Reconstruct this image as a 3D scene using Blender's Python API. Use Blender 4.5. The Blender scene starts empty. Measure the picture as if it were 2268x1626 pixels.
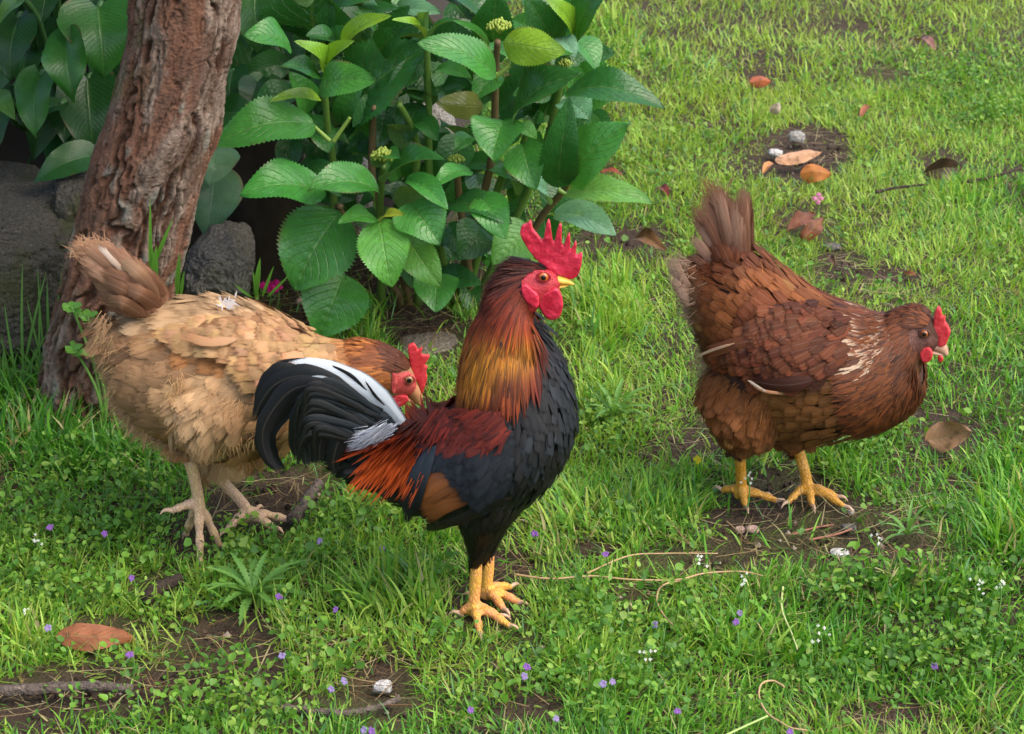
import bpy, bmesh, math, random
import numpy as np
from mathutils import Vector, Matrix, noise as mnoise

random.seed(7)
RNG = np.random.default_rng(7)
SC = bpy.context.scene
COL = SC.collection

# ------------------------------------------------------------------ camera
CAM_H, PITCH, LENS = 1.2, math.radians(22.0), 86.0
cam_d = bpy.data.cameras.new('camera'); cam = bpy.data.objects.new('camera', cam_d); COL.objects.link(cam)
cam.location = (0, 0, CAM_H); cam.rotation_euler = (math.pi/2 - PITCH, 0, 0)
cam_d.lens = LENS; cam_d.sensor_width = 36.0; cam_d.clip_start = 0.05; cam_d.clip_end = 400.0
cam_d.dof.use_dof = True; cam_d.dof.focus_distance = 2.62; cam_d.dof.aperture_fstop = 20.0
SC.camera = cam
# ------------------------------------------------------------------ sky, sun, exposure
SUN_EL, SUN_AZ = math.radians(56.0), math.radians(118.0)      # azimuth measured from +Y towards +X
world = bpy.data.worlds.new('World'); SC.world = world; world.use_nodes = True
wn = world.node_tree; bg = wn.nodes['Background']; sky = wn.nodes.new('ShaderNodeTexSky')
sky.sky_type = 'NISHITA'; sky.sun_disc = False; sky.sun_elevation = SUN_EL; sky.sun_rotation = SUN_AZ
sky.air_density = 1.0; sky.dust_density = 4.0; sky.ozone_density = 0.8
wn.links.new(sky.outputs[0], bg.inputs[0]); bg.inputs[1].default_value = 0.15
sun_d = bpy.data.lights.new('sun', 'SUN'); sun = bpy.data.objects.new('sun', sun_d); COL.objects.link(sun)
sun_d.energy = 0.7; sun_d.angle = math.radians(100.0); sun_d.color = (1.0, 0.99, 0.96)
sdir = Vector((math.sin(SUN_AZ)*math.cos(SUN_EL), math.cos(SUN_AZ)*math.cos(SUN_EL), math.sin(SUN_EL)))
sun.rotation_euler = sdir.to_track_quat('Z', 'Y').to_euler(); sun.location = sdir*20
SC.view_settings.view_transform = 'Standard'; SC.view_settings.look = 'None'
SC.view_settings.exposure = 1.38; SC.view_settings.gamma = 1.0; SC.view_settings.use_curve_mapping = False
SC.cycles.max_bounces = 8; SC.cycles.transparent_max_bounces = 16; SC.cycles.use_denoising = True

# ------------------------------------------------------------------ measuring helpers (photo seen 2268 x 1626)
F = 2268*LENS/36.0
CP, SP = math.cos(PITCH), math.sin(PITCH)
def ray(u, v):
    x = (u-1134)/F; y = -(v-813)/F
    return np.array([x, CP + y*SP, -SP + y*CP])
CAMP = np.array([0, 0, CAM_H])
def gnd(u, v, z=0.0):
    d = ray(u, v); return CAMP + d*((z-CAM_H)/d[2])
def aty(u, v, Y):
    d = ray(u, v); return CAMP + d*(Y/d[1])
def proj(P):
    P = np.asarray(P, float); q = P - CAMP
    zc = q[..., 1]*CP - q[..., 2]*SP
    yc = q[..., 1]*SP + q[..., 2]*CP
    return 1134 + F*q[..., 0]/zc, 813 - F*yc/zc
def pxm(Y):                          # metres per pixel about there
    return (Y/CP)/F
def lin(c):
    c = np.asarray(c, float)/255.0
    return np.where(c <= 0.04045, c/12.92, ((c+0.055)/1.055)**2.4)
def nrm(a):
    a = np.asarray(a, float); return a/np.maximum(np.linalg.norm(a, axis=-1, keepdims=True), 1e-9)
def inpoly(u, v, poly):
    u = np.asarray(u); v = np.asarray(v); r = np.zeros(u.shape, bool); n = len(poly); j = n-1
    for i in range(n):
        xi, yi = poly[i]; xj, yj = poly[j]
        if yi != yj:
            c = ((yi > v) != (yj > v)) & (u < (xj-xi)*(v-yi)/(yj-yi) + xi); r ^= c
        j = i
    return r
def sstep(a, b, x):
    t = np.clip((np.asarray(x, float)-a)/(b-a), 0, 1); return t*t*(3-2*t)
def lerp(a, b, t):
    return a + (b-a)*t

# ------------------------------------------------------------------ noise
def _h(i, j, k, s):
    n = (i*374761393 + j*668265263 + k*2147483647 + s*144665) & 0xffffffff
    n = ((n ^ (n >> 13))*1274126177) & 0xffffffff
    n = ((n ^ (n >> 16))*2246822519) & 0xffffffff
    return ((n ^ (n >> 15)) & 0xffffff)/float(0xffffff)
def vnoise(p, s=0):
    p = np.asarray(p, float); f = np.floor(p).astype(np.int64); w = p-f; w = w*w*(3-2*w)
    r = 0
    for dx in (0, 1):
        for dy in (0, 1):
            for dz in (0, 1):
                wt = (w[..., 0] if dx else 1-w[..., 0])*(w[..., 1] if dy else 1-w[..., 1])*(w[..., 2] if dz else 1-w[..., 2])
                r = r + wt*_h(f[..., 0]+dx, f[..., 1]+dy, f[..., 2]+dz, s)
    return r
def fbm(p, o=4, s=0):
    r = 0; a = 0.5; p = np.asarray(p, float)
    for k in range(o):
        r = r + a*vnoise(p*(2.03**k)+17.3*k, s+k); a *= 0.5
    return r/(1-0.5**o)
def voro(p, s=0):
    p = np.asarray(p, float); f = np.floor(p).astype(np.int64)
    d1 = np.full(p.shape[:-1], 9.0); d2 = d1.copy(); idv = np.zeros(p.shape[:-1])
    for dx in (-1, 0, 1):
        for dy in (-1, 0, 1):
            for dz in (-1, 0, 1):
                c = f + np.array([dx, dy, dz])
                q = np.stack([_h(c[..., 0], c[..., 1], c[..., 2], s+k) for k in (1, 2, 3)], -1)
                d = np.linalg.norm(c+q-p, axis=-1)
                n = d < d1
                d2 = np.where(n, d1, np.minimum(d2, d)); idv = np.where(n, q[..., 0], idv); d1 = np.where(n, d, d1)
    return d1, d2, idv

# ------------------------------------------------------------------ objects
def tag(o, label=None, cat=None, group=None, kind=None):
    if label: o['label'] = label
    if cat: o['category'] = cat
    if group: o['group'] = group
    if kind: o['kind'] = kind
    return o
def empty(name, loc, label, cat, group=None):
    o = bpy.data.objects.new(name, None); COL.objects.link(o); o.location = tuple(loc); o.empty_display_size = 0.05
    return tag(o, label, cat, group)
def base_of(o):
    r = np.zeros(3)
    while o is not None:
        r = r + np.array(o.location); o = o.parent
    return r
def link(name, me, parent=None, loc=None):
    o = bpy.data.objects.new(name, me); COL.objects.link(o)
    if parent is not None: o.parent = parent
    if loc is not None: o.location = tuple(loc)
    return o
def mesh(name, V, faces, mat, parent=None, uv=None, col=None, smooth=True, origin=None):
    """V (n,3); faces: list of index arrays (m,k). Built in world space, stored relative to the parent (or to origin)."""
    V = np.asarray(V, float).reshape(-1, 3)
    off = base_of(parent) if parent is not None else (np.asarray(origin, float) if origin is not None else np.zeros(3))
    if not isinstance(faces, list): faces = [faces]
    me = bpy.data.meshes.new(name)
    idx = np.concatenate([np.asarray(f, np.int64).ravel() for f in faces])
    cnt = np.concatenate([np.full(len(f), np.asarray(f).shape[1]) for f in faces])
    st = np.concatenate([[0], np.cumsum(cnt)[:-1]])
    me.vertices.add(len(V)); me.vertices.foreach_set('co', (V-off).astype(np.float32).ravel())
    me.loops.add(len(idx)); me.loops.foreach_set('vertex_index', idx.astype(np.int32))
    me.polygons.add(len(cnt)); me.polygons.foreach_set('loop_start', st.astype(np.int32))
    me.update(calc_edges=True)
    me.polygons.foreach_set('use_smooth', np.full(len(cnt), smooth))
    if uv is not None:
        l = me.uv_layers.new(name='UVMap'); l.data.foreach_set('uv', np.asarray(uv, float).reshape(-1, 2)[idx].astype(np.float32).ravel())
    if col is not None:
        c = np.asarray(col, float).reshape(-1, np.asarray(col).shape[-1])
        if c.shape[1] == 3: c = np.concatenate([c, np.ones((len(c), 1))], 1)
        a = me.attributes.new('Col', 'FLOAT_COLOR', 'POINT'); a.data.foreach_set('color', c.astype(np.float32).ravel())
    for m in (mat if isinstance(mat, (list, tuple)) else [mat]): me.materials.append(m)
    me.validate(); me.update()
    o = link(name, me, parent, loc=None if (parent is not None or origin is None) else origin)
    return o
def grid_faces(n, r, c, closed=False):
    """n sheets of r x c vertices"""
    i = np.arange(r-1)[:, None]; j = np.arange(c if closed else c-1)[None, :]
    j2 = (j+1) % c
    q = np.stack([i*c+j+0*j2, i*c+j2+0*j, (i+1)*c+j2, (i+1)*c+j+0*j2], -1).reshape(-1, 4)
    return (q[None]+(np.arange(n)*r*c)[:, None, None]).reshape(-1, 4)
def catmull(P, m, closed=False):
    P = np.asarray(P, float); n = len(P)
    s = np.linspace(0, n-1, m); i = np.clip(np.floor(s).astype(int), 0, n-2); t = (s-i)[:, None]
    g = lambda k: P[np.clip(k, 0, n-1)]
    p0, p1, p2, p3 = g(i-1), g(i), g(i+1), g(i+2)
    return 0.5*(2*p1 + (p2-p0)*t + (2*p0-5*p1+4*p2-p3)*t**2 + (3*p1-p0-3*p2+p3)*t**3)
def tube_geo(pts, rad, seg=10, m=None, flat=None):
    pts = np.asarray(pts, float); rad = np.asarray(rad, float)
    if m:
        a = catmull(np.concatenate([pts, rad[:, None]], 1), m); pts, rad = a[:, :3], np.maximum(a[:, 3], 1e-4)
    T = nrm(np.gradient(pts, axis=0)); up = np.array([0.13, 0.21, 0.97])
    A = nrm(np.cross(T, up)); B = np.cross(T, A)
    th = np.linspace(0, 2*np.pi, seg, endpoint=False)
    V = pts[:, None]+rad[:, None, None]*(A[:, None]*np.cos(th)[None, :, None]+B[:, None]*np.sin(th)[None, :, None])
    n = len(pts); V = np.concatenate([V.reshape(-1, 3), pts[:1], pts[-1:]])
    Fq = grid_faces(1, n, seg, True)
    k = np.arange(seg); k2 = (k+1) % seg
    c0 = np.stack([k2, k, np.full(seg, n*seg)], 1); c1 = np.stack([(n-1)*seg+k, (n-1)*seg+k2, np.full(seg, n*seg+1)], 1)
    return V, [Fq, np.concatenate([c0, c1])]
def join_geo(parts):
    Vs = []; Q = []; Tr = []; o = 0
    for V, fs in parts:
        for f in fs:
            (Q if np.asarray(f).shape[1] == 4 else Tr).append(np.asarray(f)+o)
        Vs.append(V); o += len(V)
    fs = []
    if Q: fs.append(np.concatenate(Q))
    if Tr: fs.append(np.concatenate(Tr))
    return np.concatenate(Vs), fs
def remesh(V, fs, voxel, smooth=4):
    o = mesh('tmp', V, fs, None, smooth=True) if False else None
    me = bpy.data.meshes.new('tmp'); me.from_pydata([tuple(v) for v in V], [], [list(map(int, q)) for f in fs for q in f]); me.update()
    o = bpy.data.objects.new('tmp', me); COL.objects.link(o)
    md = o.modifiers.new('r', 'REMESH'); md.mode = 'VOXEL'; md.voxel_size = voxel; md.use_smooth_shade = True
    if smooth:
        sm = o.modifiers.new('s', 'SMOOTH'); sm.factor = 0.5; sm.iterations = smooth
    dg = bpy.context.evaluated_depsgraph_get(); e = o.evaluated_get(dg); m2 = e.to_mesh()
    n = len(m2.vertices); W = np.empty(n*3, np.float32); m2.vertices.foreach_get('co', W); W = W.reshape(-1, 3).astype(float)
    nl = len(m2.loops); li = np.empty(nl, np.int32); m2.loops.foreach_get('vertex_index', li)
    npol = len(m2.polygons); ls = np.empty(npol, np.int32); m2.polygons.foreach_get('loop_start', ls)
    lt = np.empty(npol, np.int32); m2.polygons.foreach_get('loop_total', lt)
    fs2 = []
    for k in np.unique(lt):
        s = ls[lt == k]; fs2.append(li[s[:, None]+np.arange(k)[None]])
    e.to_mesh_clear(); bpy.data.objects.remove(o); bpy.data.meshes.remove(me)
    return W, fs2

# ------------------------------------------------------------------ materials
class NT:
    def __init__(s, name, rough=0.5, spec=0.4):
        s.m = bpy.data.materials.new(name); s.m.use_nodes = True; s.t = s.m.node_tree; s.n = s.t.nodes
        s.b = s.n['Principled BSDF']; s.out = s.n['Material Output']
        s.b.inputs['Roughness'].default_value = rough; s.b.inputs['Specular IOR Level'].default_value = spec
    def new(s, t, **k):
        x = s.n.new(t)
        for a, b in k.items(): setattr(x, a, b)
        return x
    def l(s, a, b): s.t.links.new(a, b)
    def put(s, i, v):
        if hasattr(v, 'is_output') or isinstance(v, bpy.types.NodeSocket): s.l(v, i)
        elif isinstance(v, (tuple, list, np.ndarray)):
            v = tuple(float(q) for q in v); i.default_value = v if len(i.default_value) == len(v) else v+(1.0,)
        else: i.default_value = v
    def math(s, op, a, b=0.0, c=0.0, clamp=False):
        x = s.new('ShaderNodeMath', operation=op, use_clamp=clamp)
        s.put(x.inputs[0], a); s.put(x.inputs[1], b)
        if op in ('MULTIPLY_ADD',): s.put(x.inputs[2], c)
        return x.outputs[0]
    def mix(s, f, a, b, mode='MIX'):
        x = s.new('ShaderNodeMix', data_type='RGBA', blend_type=mode)
        s.put(x.inputs[0], f); s.put(x.inputs[6], a); s.put(x.inputs[7], b); return x.outputs[2]
    def mrange(s, v, a, b, c=0.0, d=1.0):
        x = s.new('ShaderNodeMapRange', interpolation_type='SMOOTHSTEP')
        s.put(x.inputs[0], v); s.put(x.inputs[1], a); s.put(x.inputs[2], b); s.put(x.inputs[3], c); s.put(x.inputs[4], d); return x.outputs[0]
    def col(s): return s.new('ShaderNodeVertexColor', layer_name='Col')
    def uv(s):
        x = s.new('ShaderNodeUVMap'); y = s.new('ShaderNodeSeparateXYZ'); s.l(x.outputs[0], y.inputs[0]); return y.outputs[0], y.outputs[1]
    def obj(s, scale=(1, 1, 1)):
        x = s.new('ShaderNodeTexCoord'); m = s.new('ShaderNodeMapping'); m.inputs['Scale'].default_value = scale
        s.l(x.outputs['Object'], m.inputs[0]); return m.outputs[0]
    def noise(s, vec, scale, detail=4, rough=0.55):
        x = s.new('ShaderNodeTexNoise'); s.put(x.inputs['Vector'], vec); x.inputs['Scale'].default_value = scale
        x.inputs['Detail'].default_value = detail; x.inputs['Roughness'].default_value = rough; return x.outputs[0]
    def voro(s, vec, scale, feature='F1'):
        x = s.new('ShaderNodeTexVoronoi', feature=feature); s.put(x.inputs['Vector'], vec); x.inputs['Scale'].default_value = scale; return x.outputs[0]
    def bump(s, h, dist=0.001, strength=1.0):
        x = s.new('ShaderNodeBump'); s.put(x.inputs['Height'], h); x.inputs['Distance'].default_value = dist; x.inputs['Strength'].default_value = strength
        s.l(x.outputs[0], s.b.inputs['Normal']); return x.outputs[0]
    def base(s, c): s.put(s.b.inputs['Base Color'], c)
    def translucent(s, c, f):
        t = s.new('ShaderNodeBsdfTranslucent'); s.put(t.inputs[0], c); m = s.new('ShaderNodeMixShader'); s.put(m.inputs[0], f)
        s.l(s.b.outputs[0], m.inputs[1]); s.l(t.outputs[0], m.inputs[2]); s.l(m.outputs[0], s.out.inputs[0])

def mat_feather(name, rough=0.55, spec=0.25, edge=0.0, edgecol=(0, 0, 0), shaft=0.2, barb=0.25, sheen=0.0, fA=110.0, fB=46.0, wob=3.0, bump=0.3, fray=0.0):
    t = NT(name, rough, spec); c = t.col(); u, v = t.uv()
    a = t.math('ABSOLUTE', t.math('MULTIPLY_ADD', u, 2.0, -1.0))
    ph = t.math('ADD', t.math('MULTIPLY', v, fA), t.math('MULTIPLY', a, -fB))
    nz = t.noise(t.obj(), 260.0, 3)
    w = t.math('SINE', t.math('ADD', ph, t.math('MULTIPLY', nz, wob)))
    w01 = t.math('MULTIPLY_ADD', w, 0.5, 0.5)
    k = t.math('MULTIPLY_ADD', w01, barb, 1.0-barb*0.6)
    mul = t.new('ShaderNodeVectorMath', operation='SCALE'); t.l(c.outputs[0], mul.inputs[0]); t.l(k, mul.inputs['Scale'])
    col = mul.outputs[0]
    if shaft:
        sh = t.math('MULTIPLY', t.mrange(a, 0.10, 0.02), shaft)
        col = t.mix(sh, col, t.mix(0.5, col, (0.75, 0.6, 0.45)))
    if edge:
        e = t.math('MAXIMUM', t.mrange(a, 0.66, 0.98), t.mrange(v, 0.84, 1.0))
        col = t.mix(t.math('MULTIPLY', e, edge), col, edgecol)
    t.base(col)
    t.b.inputs['Sheen Weight'].default_value = sheen; t.b.inputs['Sheen Roughness'].default_value = 0.4
    t.bump(w01, 0.0003, bump)
    t.translucent(col, 0.12)
    if fray:
        e = t.math('MAXIMUM', t.mrange(a, 1.0-fray, 1.0), t.math('MULTIPLY', t.mrange(v, 1.0-fray, 1.0), 1.0))
        st = t.new('ShaderNodeCombineXYZ'); t.l(t.math('ADD', t.math('MULTIPLY', u, 20.0), t.math('MULTIPLY', c.outputs[1], 40.0)), st.inputs[0]); t.l(t.math('MULTIPLY', v, 2.5), st.inputs[1])
        fn = t.noise(st.outputs[0], 1.6, 3); cut = t.math('GREATER_THAN', t.math('MULTIPLY', e, .95), t.mrange(fn, .28, .72))
        tr = t.new('ShaderNodeBsdfTransparent'); mx = t.new('ShaderNodeMixShader'); s0 = t.out.inputs[0].links[0].from_socket
        t.l(cut, mx.inputs[0]); t.l(s0, mx.inputs[1]); t.l(tr.outputs[0], mx.inputs[2]); t.l(mx.outputs[0], t.out.inputs[0])
    return t.m
def mat_skin(name, c1, c2, scale=600.0, rough=0.5, spec=0.4, bump=0.0008, sub=0.0):
    t = NT(name, rough, spec); o = t.obj(); n = t.noise(o, scale*0.25, 5); v = t.voro(o, scale)
    n9 = t.noise(o, 110.0, 3); t.base(t.mix(t.math('MULTIPLY', t.mrange(n9, .5, .7), .4), t.mix(t.mrange(n, 0.3, 0.7), c1, c2), np.minimum(np.asarray(c2)*1.35+.03, 1))); t.bump(t.math('ADD', v, t.math('MULTIPLY', n, 0.8)), bump, 0.9)
    if sub:
        t.b.inputs['Subsurface Weight'].default_value = sub; t.b.inputs['Subsurface Radius'].default_value = (0.006, 0.0015, 0.001); t.b.inputs['Subsurface Scale'].default_value = 0.6
    return t.m
def mat_col(name, rough=0.6, spec=0.3, nscale=80.0, namt=0.3, bump=0.0006, trans=0.0):
    t = NT(name, rough, spec); c = t.col(); n = t.noise(t.obj(), nscale, 5)
    k = t.math('MULTIPLY_ADD', n, namt*2, 1-namt)
    mul = t.new('ShaderNodeVectorMath', operation='SCALE'); t.l(c.outputs[0], mul.inputs[0]); t.l(k, mul.inputs['Scale'])
    t.base(mul.outputs[0])
    if bump: t.bump(n, bump, 0.8)
    if trans: t.translucent(mul.outputs[0], trans)
    return t.m
def mat_plain(name, c, rough=0.5, spec=0.4, **k):
    t = NT(name, rough, spec); n = t.noise(t.obj(), 120.0, 4); t.base(t.mix(n, np.asarray(c)*0.75, np.minimum(np.asarray(c)*1.2, 1))); t.bump(n, 0.0004, 0.5)
    return t.m
def mat_leaf(name, veins=8.0, slope=3.2, vein=0.28, rough=0.38, spec=0.5, trans=0.22, puck=0.0012, under=(0.20, 0.32, 0.12), spot=.7):
    t = NT(name, rough, spec); c = t.col(); u, v = t.uv()
    a = t.math('ABSOLUTE', t.math('MULTIPLY_ADD', u, 2.0, -1.0))
    ph = t.math('FRACT', t.math('ADD', t.math('MULTIPLY', v, veins), t.math('MULTIPLY', a, -slope)))
    d = t.math('ABSOLUTE', t.math('SUBTRACT', ph, 0.5))                    # 0.5 on a vein
    lat = t.mrange(d, 0.41, 0.5); mid = t.mrange(a, 0.05, 0.012)
    n = t.noise(t.obj(), 70.0, 5); n2 = t.voro(t.obj(), 260.0, 'F1'); n3 = t.noise(t.obj(), 22.0, 3); n4 = t.noise(t.obj(), 300.0, 2)
    vv = t.math('MAXIMUM', t.math('MULTIPLY', lat, t.mrange(a, 0.98, 0.5, 0.25, 0.8)), mid)
    k = t.math('MULTIPLY_ADD', n, 0.7, 0.65)
    mul = t.new('ShaderNodeVectorMath', operation='SCALE'); t.l(c.outputs[0], mul.inputs[0]); t.l(k, mul.inputs['Scale'])
    col = t.mix(t.math('MULTIPLY', vv, vein), mul.outputs[0], (0.30, 0.42, 0.12))
    g = t.new('ShaderNodeNewGeometry')
    cb = t.mix(0.45, col, under)
    colf = t.mix(g.outputs['Backfacing'], col, cb)
    colf = t.mix(t.math('MULTIPLY', t.mrange(n3, .60, .74), .35), colf, t.mix(1.0, colf, (1.7, 1.35, .6), 'MULTIPLY'))
    ed = t.math('MULTIPLY', t.mrange(a, .86, 1.0), t.mrange(n3, .56, .64)); sp = t.mrange(n4, .74, .80)
    colf = t.mix(t.math('MULTIPLY', t.math('MAXIMUM', ed, sp), spot), colf, (.13, .085, .035))
    t.base(colf)
    h = t.math('SUBTRACT', t.math('MULTIPLY', n2, 0.35), t.math('MULTIPLY', vv, 0.9))
    t.bump(h, puck, 0.8)
    tc = t.mix(1.0, colf, (1.3, 1.2, 0.5), 'MULTIPLY'); t.translucent(tc, trans)
    return t.m
# ------------------------------------------------------------------ ground
M_soil = NT('soil', 0.95, 0.15)
_o = M_soil.obj(); _n1 = M_soil.noise(_o, 3.5, 6); _n2 = M_soil.noise(_o, 60.0, 6); _v = M_soil.voro(_o, 240.0)
_c = M_soil.mix(_n2, lin((38, 30, 24)), lin((82, 68, 56)))
_c = M_soil.mix(M_soil.mrange(_n1, 0.45, 0.65, 0.0, 0.55), _c, lin((74, 84, 40)))
M_soil.base(_c); M_soil.bump(M_soil.math('ADD', _n2, M_soil.math('MULTIPLY', _v, 0.5)), 0.006, 0.9); M_soil = M_soil.m

# bare patches: (u, v, ru, rv) as the photograph shows them
DIRT = [(610, 1105, 120, 38), (700, 1085, 60, 40), (1740, 1075, 95, 32), (1700, 1165, 130, 34), (1830, 1195, 220, 48), (1960, 1235, 130, 30),
        (260, 1535, 250, 40), (60, 1560, 90, 40), (480, 1420, 120, 44), (560, 1485, 80, 30), (850, 1515, 80, 36), (860, 1580, 90, 26),
        (1500, 1000, 90, 22), (1590, 955, 60, 16), (1790, 340, 85, 42), (1860, 600, 55, 26), (1410, 1335, 70, 24), (1560, 1250, 120, 22),
        (1190, 1585, 70, 22), (930, 735, 90, 34), (1330, 1225, 50, 14), (330, 1300, 50, 16), (1120, 1270, 60, 20), (2050, 95, 30, 8),
        (1960, 170, 60, 9), (1180, 1440, 40, 12), (700, 640, 180, 40), (620, 690, 90, 40), (1960, 620, 70, 14),
        (1340, 530, 70, 16), (400, 1490, 60, 18), (1970, 1590, 110, 20), (760, 1440, 50, 14)]
TALL = [(60, 900, 190, 150, 2.4), (150, 1010, 160, 60, 1.7), (1350, 690, 110, 110, 1.9), (1330, 850, 70, 120, 1.5), (900, 720, 170, 70, 1.9),
        (880, 1340, 150, 60, 1.9), (1480, 1120, 120, 60, 1.3), (2230, 1150, 90, 160, 1.6), (1720, 1440, 250, 60, 1.4), (100, 1420, 120, 60, 1.5),
        (2050, 1330, 220, 60, 1.3), (1330, 120, 110, 150, 1.8), (1850, 1060, 160, 60, 1.4), (1240, 1150, 90, 70, 1.5), (20, 640, 60, 160, 2.4), (1480, 200, 160, 100, 1.35), (2150, 430, 120, 60, 1.4), (1250, 1480, 130, 60, 1.4), (2120, 1560, 140, 60, 1.3)]
LOW = [(1085, 1350, 95, 60), (1690, 1100, 110, 40), (1840, 1125, 90, 32), (590, 1160, 110, 32), (440, 1190, 70, 70), (220, 1400, 110, 34), (640, 1120, 80, 60),
       (2100, 965, 70, 36), (1750, 345, 130, 60), (846, 1522, 60, 36), (1655, 1172, 50, 24), (1860, 1222, 40, 24), (130, 1525, 190, 22), (360, 1305, 60, 34), (780, 1562, 170, 22),
       (2090, 370, 60, 34), (1790, 500, 70, 40), (1435, 545, 70, 36), (2200, 388, 80, 24), (1400, 1270, 290, 14), (960, 745, 110, 50), (1685, 185, 34, 26), (1350, 385, 40, 18), (1845, 545, 34, 16)]
def emask(u, v, L, soft=0.35):
    r = np.zeros(np.shape(u))
    for e in L:
        d = np.sqrt(((u-e[0])/e[2])**2+((v-e[1])/e[3])**2)
        r = np.maximum(r, (e[4] if len(e) > 4 else 1.0)*(1-sstep(1-soft, 1+soft, d)))
    return r
def gz(x, y):
    p = np.stack([np.asarray(x), np.asarray(y), np.zeros_like(np.asarray(x, float))], -1)
    near = sstep(9.0, 6.5, np.asarray(y))*sstep(3.2, 2.4, np.abs(np.asarray(x)))
    return (fbm(p*3.0, 3, 5)-0.5)*0.022*near
gx = np.concatenate([np.array([-60, -30, -12, -6, -4]), np.linspace(-3, 3, 240), np.array([4, 6, 12, 30, 60])])
gy = np.concatenate([np.array([-40, -15, -5, 0]), np.linspace(1.3, 7.5, 250), np.array([9, 14, 25, 60, 120])])
X, Y = np.meshgrid(gx, gy); Z = gz(X, Y)
U_, V_ = proj(np.stack([X, Y, Z*0], -1)); inz = (Y > 1.7) & (Y < 6)
dm = np.where(inz, emask(U_, V_, DIRT), 0)
Z = Z-0.006*dm + np.where(inz, (fbm(np.stack([X, Y, X*0], -1)*40, 3, 9)-0.5)*0.008, 0)
tag(mesh('ground', np.stack([X, Y, Z], -1), grid_faces(1, len(gy), len(gx)), M_soil), kind='structure')

def ground_points(n, ymin, ymax, margin):
    y = np.sqrt(RNG.uniform(ymin**2, ymax**2, n))
    x = RNG.uniform(-1, 1, n)*(0.215*y+margin)
    return x, y
def blades(x, y, L, w, phi, lean, bend, col, rows=5, fold=0.0, zoff=0.0):
    n = len(x); t = np.linspace(0, 1, rows)
    d = np.stack([np.cos(phi), np.sin(phi), 0*phi], -1)
    az = phi+np.pi/2+RNG.normal(0, 0.7, n); s = np.stack([np.cos(az), np.sin(az), 0*phi], -1)
    root = np.stack([x, y, gz(x, y)-0.004+zoff], -1)
    ang = lean[:, None]+bend[:, None]*t[None]
    dl = L[:, None]/(rows-1)
    hx = np.concatenate([np.zeros((n, 1)), np.cumsum(np.sin((ang[:, 1:]+ang[:, :-1])/2)*dl, 1)], 1)
    hz = np.concatenate([np.zeros((n, 1)), np.cumsum(np.cos((ang[:, 1:]+ang[:, :-1])/2)*dl, 1)], 1)
    C = root[:, None]+d[:, None]*hx[..., None]+np.array([0, 0, 1.0])*hz[..., None]
    C[..., 2] = np.maximum(C[..., 2], root[:, None, 2]+0.003)
    wp = np.minimum(1, 0.65+t*1.5)*(1-t**2.2)+0.03
    V = np.stack([C-s[:, None]*(w[:, None]*wp/2)[..., None], C+s[:, None]*(w[:, None]*wp/2)[..., None]], 2)
    cc = np.broadcast_to(col[:, None, None, :], (n, rows, 2, 3))
    return V.reshape(-1, 3), grid_faces(n, rows, 2), cc.reshape(-1, 3)
M_grass = NT('grass_blade', 0.45, 0.35); _c = M_grass.col(); M_grass.base(_c.outputs[0]); M_grass.translucent(M_grass.mix(1.0, _c.outputs[0], (1.25, 1.15, 0.6), 'MULTIPLY'), 0.38); M_grass = M_grass.m

PAL = [lin(c) for c in [(56, 110, 30), (76, 134, 38), (98, 152, 46), (122, 168, 56), (150, 176, 72), (94, 140, 82), (182, 174, 118)]]
def grass_colors(x, y, u, v):
    n = len(x); P = np.stack([x, y, 0*x], -1)
    a = fbm(P*2.2, 3, 21); b = RNG.random(n)
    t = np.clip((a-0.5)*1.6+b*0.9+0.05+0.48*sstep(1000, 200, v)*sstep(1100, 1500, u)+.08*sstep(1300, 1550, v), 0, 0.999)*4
    i = np.floor(t).astype(int); f = (t-i)[:, None]; pal = np.array(PAL)
    c = pal[np.clip(i, 0, 4)]*(1-f)+pal[np.clip(i+1, 0, 4)]*f
    r = RNG.random(n); c = np.where((r < 0.07)[:, None], pal[5], c)
    st = 0.04+0.10*sstep(0.55, 0.75, fbm(P*5+9, 2, 33))
    c = np.where((r > 1-st)[:, None], pal[6]*RNG.uniform(0.55, 1.0, (n, 1)), c)
    return c*RNG.uniform(0.85, 1.38, (n, 1))
BED = [(-60, -400), (960, -400), (1010, 150), (1060, 420), (1100, 640), (900, 700), (640, 700), (480, 640), (350, 760), (200, 760), (-60, 740)]
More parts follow.
